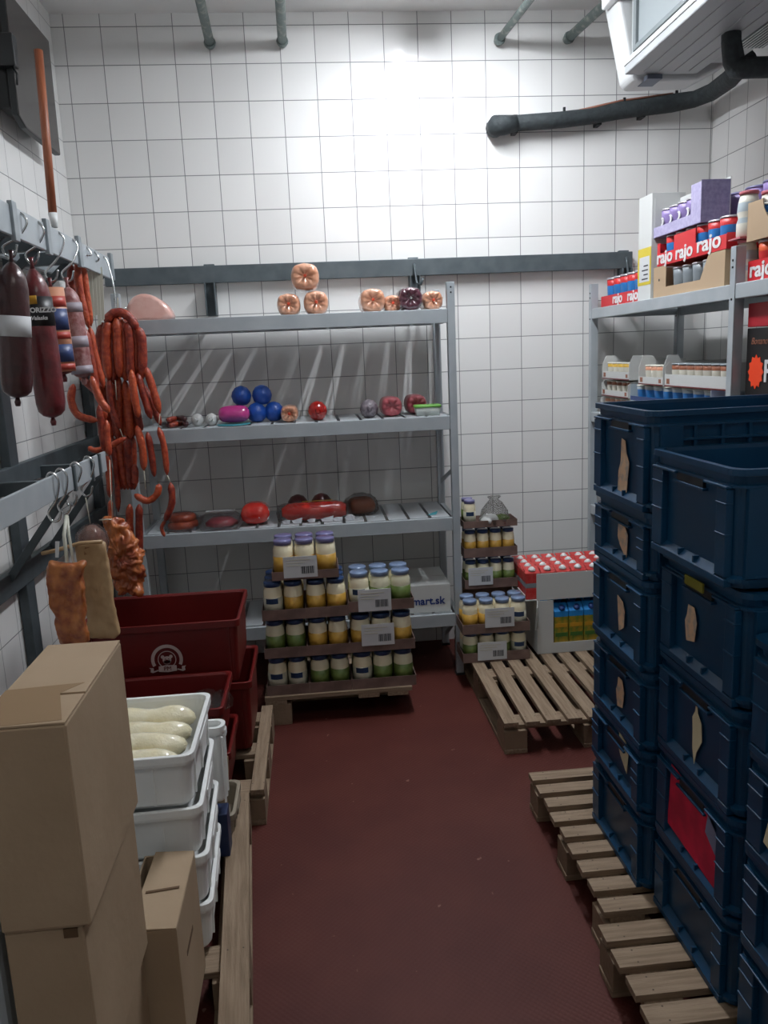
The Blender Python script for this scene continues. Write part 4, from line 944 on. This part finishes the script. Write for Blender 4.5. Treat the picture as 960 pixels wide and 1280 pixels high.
# lower rail: hooks
for (px, Yh, lx, ly, s) in ((60,2.80,68,652,'leftmost of the four lower hooks'),(70,2.90,80,642,'second from the left of the four lower hooks'),(92,3.08,88,632,'third from the left of the four lower hooks'),(112,3.26,108,620,'rightmost of the four lower hooks')):
    shook('bare bright steel hook, '+s, (XB, Yh, 1.345), at(lx, ly, Yh), r=.0045)
def slab(name, label, pts, Y, th, m1, cat, disp=.03, dscale=.06, sub=2, m2=None):
    P = [at(x, y, Y) for x, y in pts]; c = sum(P, Vector())/len(P)
    t = thing(name, label, cat, Vector((c.x, Y, max(p.z for p in P))))
    b0 = t.location; n = len(P)
    rings = []
    cc = sum(P, Vector())/n
    for y, s in ((-.004,.15),(-.004,.4),(-.003,.65),(0,.84),(th*.12,.95),(th*.35,1.0),(th*.65,1.0),(th*.88,.95),(th,.82),(th,.4)): rings.append([(cc+(p-cc)*s-b0)+Vector((0,y,0)) for p in P])
    ms = None if not m2 else [m1,m1,m1,m2,m2]
    o = MB().loft(rings, m1, ms=ms).build('meat', t, sub=sub, disp=disp, dscale=dscale)
    return t, b0
def dens(pts, k=4):
    o = []
    for i in range(len(pts)):
        a, b = pts[i], pts[(i+1) % len(pts)]
        for s in range(k): o.append((a[0]+(b[0]-a[0])*s/k, a[1]+(b[1]-a[1])*s/k))
    return o
t, b0 = slab('smoked_bacon', 'brown smoked bacon slab hanging in front, left of the pale slab', dens([(60,703),(80,707),(105,704),(103,730),(104,770),(112,806),(70,808),(66,780),(58,745),(57,720)]), 2.62, .045, 'smoked_meat', 'meat')
MB().poly([at(x,y,2.61)-b0 for x, y in ((69,677),(74,677),(73,697),(69,697))], .003, 'paper', (0,-1,0)).build('tag', t)
MB().tube([at(84,704,2.64)-b0, at(80,668,2.66)-b0, at(83,645,2.72)-b0], .006, 'casing', 6).build('loop', t)
MB().tube([at(92,704,2.66)-b0, at(86,668,2.68)-b0, at(84,645,2.72)-b0], .005, 'casing', 6).build('loop', t)
t, b0 = slab('pork_slab', 'pale yellow pork fat slab hanging beside the brown bacon', dens([(92,680),(130,677),(135,705),(140,745),(149,793),(143,801),(110,800),(104,760),(98,720)]), 2.80, .035, 'pork_skin', 'meat', disp=.015)
MB().poly([at(x,y,2.803)-b0 for x, y in ((106,684),(117,684),(118,715),(123,760),(127,792),(115,780),(112,740),(104,705))], .004, 'skin_brown', (0,-1,0)).build('skin', t, sub=0)
MB().tube([at(52,692,2.79)-b0, at(70,688,2.79)-b0, at(100,679,2.79)-b0, at(128,677,2.79)-b0], .007, 'pork_skin', 8).build('stick', t)
t = thing('netted_ham', 'small round netted ham hanging behind the pale slab', 'ham', at(115,672,3.05))
MB().lathe([(.003,.05),(.02,.045),(.045,.02),(.052,-.02),(.04,-.06),(.01,-.08)], 'ham_net', n=18, ripple=.06).build('meat', t)
MB().lathe([(.004,.056),(.03,.047),(.055,.02),(.06,-.02),(.05,-.06)], 'film', n=18, ripple=.06).build('film', t)
MB().tube([(0,0,.05), at(107,622,3.05)-t.location], .002, 'string', 6).build('string', t)
t, b0 = slab('smoked_ribs', 'lumpy orange-brown smoked meat hanging over the crested red crate', dens([(130,652),(145,650),(160,668),(172,690),(177,712),(176,745),(168,748),(150,745),(140,735),(134,700),(130,672)]), 3.30, .09, 'smoked_lump', 'meat', disp=.06, dscale=.035, sub=2)
MB().tube([at(124,650,3.30)-b0, at(140,649,3.30)-b0], .003, 'string', 6).build('pin', t)
MB().tube([at(141,652,3.33)-b0, at(139,625,3.33)-b0, at(137,575,3.38)-b0], .002, 'string', 6).build('string', t)
# ------------------------------------------------------------------ goods on the right rack (front plane x = 1.6)
FX = 1.625
def open_tray(label, y0, y1, z, h, depth, m_, lip=.5, ends=(1,1), endh=None, name='display_tray', x0=FX, lipm=None, cat='tray'):
    """tray along y, open front toward -x. y0 > y1 (far, near)"""
    t = thing(name, label, cat, (x0, y1, z)); L_ = y0-y1; eh = endh or h
    m = MB(); m.box((0,0,0),(depth,L_,.003),m_); m.box((0,.003,.003),(.003,L_-.003,h*lip),lipm or m_); m.box((depth-.003,0,.003),(depth,L_,h),m_)
    if ends[0]: m.box((0,L_-.003,.003),(depth-.003,L_,eh),m_)
    if ends[1]: m.box((0,0,.003),(depth-.003,.003,eh),m_)
    m.build('carton', t); return t
def cups(name, label, cat, y0, y1, z, n, r, h, mb_, mt, grp, x=None, rows=2, lidm='lid_foil', shape='cup'):
    x = x or FX+.01+r
    for j in range(rows):
        for i in range(n):
            y = y0-(y0-y1)*(i+.5)/n
            o = thing(name, '%s, %s from far end%s' % (label, ('first','second','third','fourth','fifth','sixth','seventh','eighth')[i], '' if j == 0 else ', %s row' % ('','second','third')[j]), cat, (x+j*(2*r+.004), y, z), grp)
            if shape == 'cup': MB().lathe([(r*.80,0),(r*.86,.004),(r*.97,h*.72),(r,h*.93)], mb_, n=14, ms=[mb_, mb_, mt]).build('cup', o)
            else: MB().lathe([(r*.9,0),(r,.006),(r,h*.3),(r*.86,h*.42),(r*.98,h*.55),(r*.9,h*.75),(r*.74,h*.92)], mb_, n=14, ms=[mb_,mb_,mt,mb_,mt,mb_]).build('bottle', o)
            MB().lathe([(r*1.04,h*.93),(r*1.05,h*.965),(r*.98,h),(.001,h)] if shape == 'cup' else [(r*.82,h*.92),(r*.86,h*.985),(r*.8,h),(.001,h)], lidm, n=14).build('lid', o)
TXR = (PI/2, 0, -PI/2)
def ytext(t, body, size, m_, y, z, x=-.0015, **k): return text_part('lettering', body, size, m_, t, (x, y, z), TXR, **k)
T0 = QZ+.001
# red tray far end
t = open_tray('red cup tray at the far end of the top shelf, white lettering', 4.43, 3.92, T0, .06, .30, 'rajo_red', 1)
ytext(t, 'rajo', .07, 'white_ink', .27, .035, bold=.002, xs=1.2); ytext(t, 'rajo', .07, 'white_ink', .07, .035, bold=.002, xs=1.2)
cups('yogurt_cup', 'blue and red cup in the far red tray', 'cup', 4.41, 3.94, T0+.0035, 5, .041, .15, 'cup_blue', 'cup_red', 'cups in the far red tray', rows=1)
# tall white carton
t = thing('white_carton', 'tall white carton with a yellow label on the top shelf', 'box', (FX-.01, 3.755, T0))
MB().box((0,0,0),(.16,.15,.475),'card_white').build('body', t, .002)
m = MB(); m.box((-.001,.0,.07),(.0,.15,.24),'yellow_card'); m.box((-.0015,.015,.085),(-.001,.13,.20),'paper'); m.build('label', t)
m = MB(); [m.box((-.002,.03,.095+.02*k),(-.0015,.10-.02*(k%2),.101+.02*k),'ink') for k in range(4)]; m.build('print', t)
# kraft tray
t = thing('kraft_tray', 'brown kraft display box with grey jars on the top shelf', 'tray', (FX, 3.09, T0))
m = MB(); L_ = .655; hh = .14
m.box((0,0,0),(.15,L_,.003),'kraft'); m.box((.147,0,.003),(.15,L_,hh),'kraft'); m.box((0,L_-.003,.003),(.147,L_,hh),'kraft'); m.box((0,0,.003),(.147,.003,hh),'kraft')
m.box((0,.003,.003),(.003,L_-.003,.045),'kraft'); m.box((0,L_-.13,.045),(.003,L_-.003,hh),'kraft')
m.poly([(.0,.003,.045),(.0,.20,.045),(.0,.13,hh),(.0,.003,hh)], .003, 'kraft', (-1,0,0)); m.build('carton', t)
MB().lathe([(.006,0),(.006,.001)], 'ink', (-.001,L_-.06,.08), 8, axis='x').build('hole', t)
cups('grey_jar', 'grey jar in the kraft display box', 'jar', 3.60, 3.14, T0+.0035, 5, .042, .12, 'cup_grey', 'cup_grey', 'jars in the kraft display box', rows=1)
# red rajo tray on kraft
z = T0+.142
t = thing('red_tray', 'red cup tray with white lettering standing on the kraft display box', 'tray', (FX, 3.085, z))
L_ = .625
m = MB(); m.box((0,0,0),(.15,L_,.003),'rajo_red'); m.box((0,0,.003),(.003,L_,.055),'rajo_red'); m.box((.147,0,.003),(.15,L_,.10),'rajo_red'); m.box((.003,L_-.003,.003),(.147,L_,.10),'rajo_red'); m.box((.003,0,.003),(.147,.003,.06),'rajo_red')
m.box((0,L_-.37,.055),(.003,L_-.17,.115),'rajo_red'); m.box((0,L_-.03,.055),(.003,L_,.10),'rajo_red'); m.build('carton', t)
ytext(t, 'rajo', .078, 'white_ink', L_-.08, .034, bold=.002, xs=1.3); ytext(t, 'rajo', .078, 'white_ink', L_-.27, .034, bold=.002, xs=1.3); ytext(t, 'rajo', .085, 'white_ink', .14, .04, bold=.002, xs=1.5)
cups('yogurt_cup', 'blue-red cup in red tray on the kraft box', 'cup', 3.68, 3.10, z+.0035, 6, .042, .125, 'cup_blue', 'cup_red', 'cups in the middle red tray', rows=1)
# purple tray
z = z+.131
t = thing('purple_tray', 'purple display box of lilac cups, highest on the right rack', 'tray', (FX, 3.30, z))
L_ = .455
m = MB(); m.box((0,0,0),(.125,L_,.003),'purple_card'); m.box((0,.003,.003),(.003,L_-.0,.045),'purple_light'); m.box((.122,0,.003),(.125,L_,.175),'card_white'); m.box((.003,L_-.003,.003),(.122,L_,.175),'card_white'); m.box((0,0,.003),(.122,.003,.165),'purple_card'); m.box((0,.003,.045),(.003,.09,.16),'purple_light')
m.build('carton', t)
cups('lilac_cup', 'lilac cup with white crescent in the purple display box', 'cup', 3.73, 3.40, z+.0035, 4, .040, .115, 'cup_purple', 'cup_purple', 'cups in the purple display box', rows=1)
for i in range(4):
    y = 3.73-.33*(i+.5)/4; o = bpy.data.objects.new('x', None)
    o = [q for q in C.objects if q.name.startswith('lilac_cup') and abs(q.location.y-y) < .005][0]
    m = MB(); N_ = 10
    a_ = [(-.0425*1.0, .018*math.cos(a), .06+.018*math.sin(a)) for a in [PI*.45+PI*1.1*k/N_ for k in range(N_+1)]]
    b_ = [(-.0425, .010+.014*math.cos(a)-.0, .06+.014*math.sin(a)) for a in [PI*.5+PI*1.0*k/N_ for k in range(N_+1)]]
    m.poly([Vector(p) for p in a_+list(reversed(b_))], .004, 'white_ink', (-1,0,0)); m.build('crescent', o)
# things behind: purple lids
cups('purple_tub', 'dark purple lidded tub behind the yogurt bottles, top shelf', 'tub', 3.60, 2.56, T0+.28, 8, .055, .12, 'cup_purple', 'cup_purple', 'purple tubs in the back row', x=1.86, rows=1, lidm='lid_lilac')
t = open_tray('plain brown carton carrying the purple tubs at the back', 3.62, 2.54, T0, .275, .14, 'kraft', 1, x0=1.79, name='kraft_carton', cat='box')
MB().box((0.003,.003,.2755),(.137,1.077,.2785),'kraft').build('lid', t)
# yogurt bottles two levels
cups('yogurt_bottle', 'white yogurt bottle by the rack post, lower level', 'bottle', 3.068, 2.982, T0, 1, .041, .165, 'bottle_white', 'cup_clear', 'bottles by the post, lower level', rows=2, lidm='lid_pink', shape='b')
t = thing('card_sheet', 'pink-edged divider card between the two levels of white bottles', 'card', (FX, 2.985, T0+.166)); MB().box((0,0,0),(.17,.085,.006),'lid_pink').build('card', t)
cups('yogurt_bottle', 'white yogurt bottle by the rack post, upper level', 'bottle', 3.068, 2.982, T0+.173, 1, .041, .165, 'bottle_white', 'cup_clear', 'bottles by the post, upper level', rows=2, lidm='lid_pink', shape='b')
t = open_tray('red cup tray right of the second rack post, lettered in white', 2.92, 2.40, T0, .075, .15, 'rajo_red', 1)
ytext(t, 'rajo', .075, 'white_ink', .43, .04, bold=.002, xs=1.3)
m = MB(); m.lathe([(.024,0),(.024,.001)], 'white_ink', (-.0016,.30,.04), 16, axis='x'); m.build('badge', t)
cups('orange_cup', 'red and orange cup in the red tray by the post', 'cup', 2.91, 2.42, T0+.0035, 5, .042, .14, 'cup_red', 'cup_orange', 'cups in the red tray by the post', rows=1)
z = T0+.145
t = thing('kraft_tray', 'pale kraft tray with a round cut-out at the right picture edge', 'tray', (FX, 2.38, z))
m = MB(); m.box((0,0,0),(.15,.56,.003),'kraft')
A = [(0,.003,.003),(0,.557,.003),(0,.557,.135),(0,.46,.135)]+[(0,.36+.10*math.cos(a),.135+.085*math.sin(a)) for a in [-PI*k/8 for k in range(9)]][::1]+[(0,.003,.135)]
m.poly([Vector(p) for p in A], .003, 'kraft', (-1,0,0)); m.box((.147,0,.003),(.15,.56,.13),'kraft'); m.box((.003,.557,.003),(.147,.56,.13),'kraft'); m.build('carton', t)
cups('yogurt_tub', 'white tub with blue print in the pale kraft tray', 'tub', 2.92, 2.42, z+.0035, 5, .042, .12, 'bottle_white', 'cup_blue', 'tubs in the pale kraft tray', rows=1, lidm='bottle_white')
# middle shelf, bay 1 : z 1.336
Z1 = 1.336
def wtray(label, y0, y1, z, h, lipf, cupm, n, cuph, cuplabel, grp, m_='card_white', ch='cup', x0=FX, endh=None, lidm='bottle_white', rows=1):
    t = thing('white_tray', label, 'tray', (x0, y1, z)); L_ = y0-y1
    m = MB(); m.box((0,0,0),(.3,L_,.003),m_); m.box((0,.003,.003),(.003,L_-.003,h*lipf),m_); m.box((.297,0,.003),(.3,L_,h),m_); eh = endh or h
    for y in (0, L_-.003):
        m.poly([(.0,y,.003),(.297,y,.003),(.297,y,h),(.10,y,h),(.07,y,eh),(.02,y,eh),(.0,y,h*.8)], .003, m_, (0,-1,0))
    m.build('carton', t)
    m2 = MB(); m2.box((-.001,0,0),(.0,L_,.006),'crate_red'); m2.box((-.001,.02,.012),(.0,.045,.03),'cup_brown'); m2.box((-.001,L_-.05,.012),(.0,L_-.02,.035),'cup_brown'); m2.build('print', t)
    cups('dessert_cup', cuplabel, 'cup', y0-.01, y1+.01, z+.0035, n, min(.038,(L_-.03)/n/2), cuph, 'bottle_white', cupm, grp, rows=rows, x=x0+.05, lidm=lidm)
    return t
wtray('white tray of yellow cups at the far end of the middle shelf', 4.40, 4.02, Z1+.185, .10, .42, 'cup_yellow', 5, .085, 'yellow dessert cup in the far upper tray', 'cups in the far upper tray', endh=.125)
wtray('white tray of fruit cups under the yellow ones, far end', 4.41, 4.03, Z1+.092, .085, .40, 'cup_brown', 5, .08, 'fruit cup in the far middle tray', 'cups in the far middle tray')
wtray('white tray of cream cups lowest at the far end', 4.43, 4.03, Z1, .09, .40, 'wrap_peach', 5, .08, 'cream cup in the far lowest tray', 'cups in the far lowest tray')
wtray('white tray of peach-coloured cups in the middle of the shelf', 3.90, 3.62, Z1+.17, .10, .38, 'wrap_peach', 4, .09, 'peach-coloured cup in the middle tray', 'cups in the middle white tray', endh=.14)
wtray('long white tray of brown cups nearer the post', 3.60, 2.99, Z1+.17, .11, .50, 'cup_brown', 8, .10, 'brown dessert cup in the long white tray', 'cups in the long white tray', lidm='cup_grey')
t = open_tray('blue cup tray under the white trays on the middle shelf', 4.00, 3.165, Z1+.085, .083, .30, 'cup_clear', .3, lipm='carton_dark', name='blue_tray')
cups('blue_cup', 'pale cup with blue print in the blue tray', 'cup', 3.98, 3.18, Z1+.089, 8, .046, .076, 'cup_blue', 'cup_clear', 'cups in the blue tray', rows=1, lidm='bottle_white')
t = open_tray('clear-fronted tray low at the middle of the shelf', 4.00, 3.72, Z1, .083, .30, 'cup_clear', .25, lipm='carton_blue', name='clear_tray')
cups('clear_cup', 'clear cup low in the middle shelf tray', 'cup', 3.98, 3.74, Z1+.0035, 3, .036, .07, 'cup_clear', 'cup_blue', 'clear cups low on the middle shelf', rows=1)
t = thing('brown_carton', 'small brown carton low on the middle shelf', 'box', (FX,3.44,Z1)); MB().box((0,0,0),(.25,.26,.08),'kraft').build('body', t, .002); MB().box((-.001,.02,.02),(0,.1,.06),'card_brown').build('print', t)
t = thing('dark_carton', 'dark brown carton beside the small brown one on the middle shelf', 'box', (FX,3.17,Z1)); MB().box((0,0,0),(.25,.26,.08),'card_brown').build('body', t, .002); MB().box((-.001,.02,.02),(0,.12,.05),'cup_brown').build('print', t)
t = thing('lilac_box', 'open white and lilac box by the second rack post', 'box', (FX-.02,2.985,Z1)); m = MB(); m.box((0,0,0),(.25,.17,.03),'card_white'); m.box((0,.165,.03),(.25,.17,.12),'purple_light'); m.poly([(0,.17,.10),(.2,.17,.12),(.2,.02,.13),(0,.05,.115)], .003, 'purple_light', (0,0,1)); m.poly([(0,0,.03),(0,.12,.03),(0,.10,.08),(0,.04,.03)], .003, 'card_white', (-1,0,0)); m.build('carton', t)
for x, s in ((1.88,'left'),(1.94,'right')):
    pass
ball('dark_pack', 'dark wrapped pack on the long tray, seen under the top shelf', 0, 0, .045, 'card_brown', 'pack', neck=False)
q = [o for o in C.objects if o.name.startswith('dark_pack')][-1]; q.location = (1.80, 3.10, Z1+.282)
# bay 2: red box over black box
t = thing('red_box', 'red box under the top shelf at the right picture edge', 'box', (FX,2.52,1.745)); MB().box((0,0,0),(.3,.385,.085),'box_red').build('body', t, .002)
t = thing('black_box', 'black box with orange star sticker and white letter at right', 'box', (FX,2.52,1.338)); MB().box((0,0,0),(.3,.385,.403),'box_black').build('body', t, .002)
ytext(t, 'Bonano', .035, 'tape_brown', .30, .355, shear=.3); ytext(t, 'P', .11, 'white_ink', .235, .245, bold=.002)
m = MB(); P = []
for k in range(24): a = 2*PI*k/24; rr_ = .042 if k % 2 else .052; P.append((-.002, .315+rr_*1.0*math.cos(a), .245+rr_*1.2*math.sin(a)))
m.poly([Vector(p) for p in P], .0015, 'sticker_orange', (-1,0,0)); m.build('sticker', t)
# ------------------------------------------------------------------ output
sc = bpy.context.scene
sc.view_settings.view_transform = 'Standard'; sc.view_settings.look = 'None'
sc.view_settings.gamma = 1; sc.view_settings.use_curve_mapping = False
sc.view_settings.exposure = 0.5
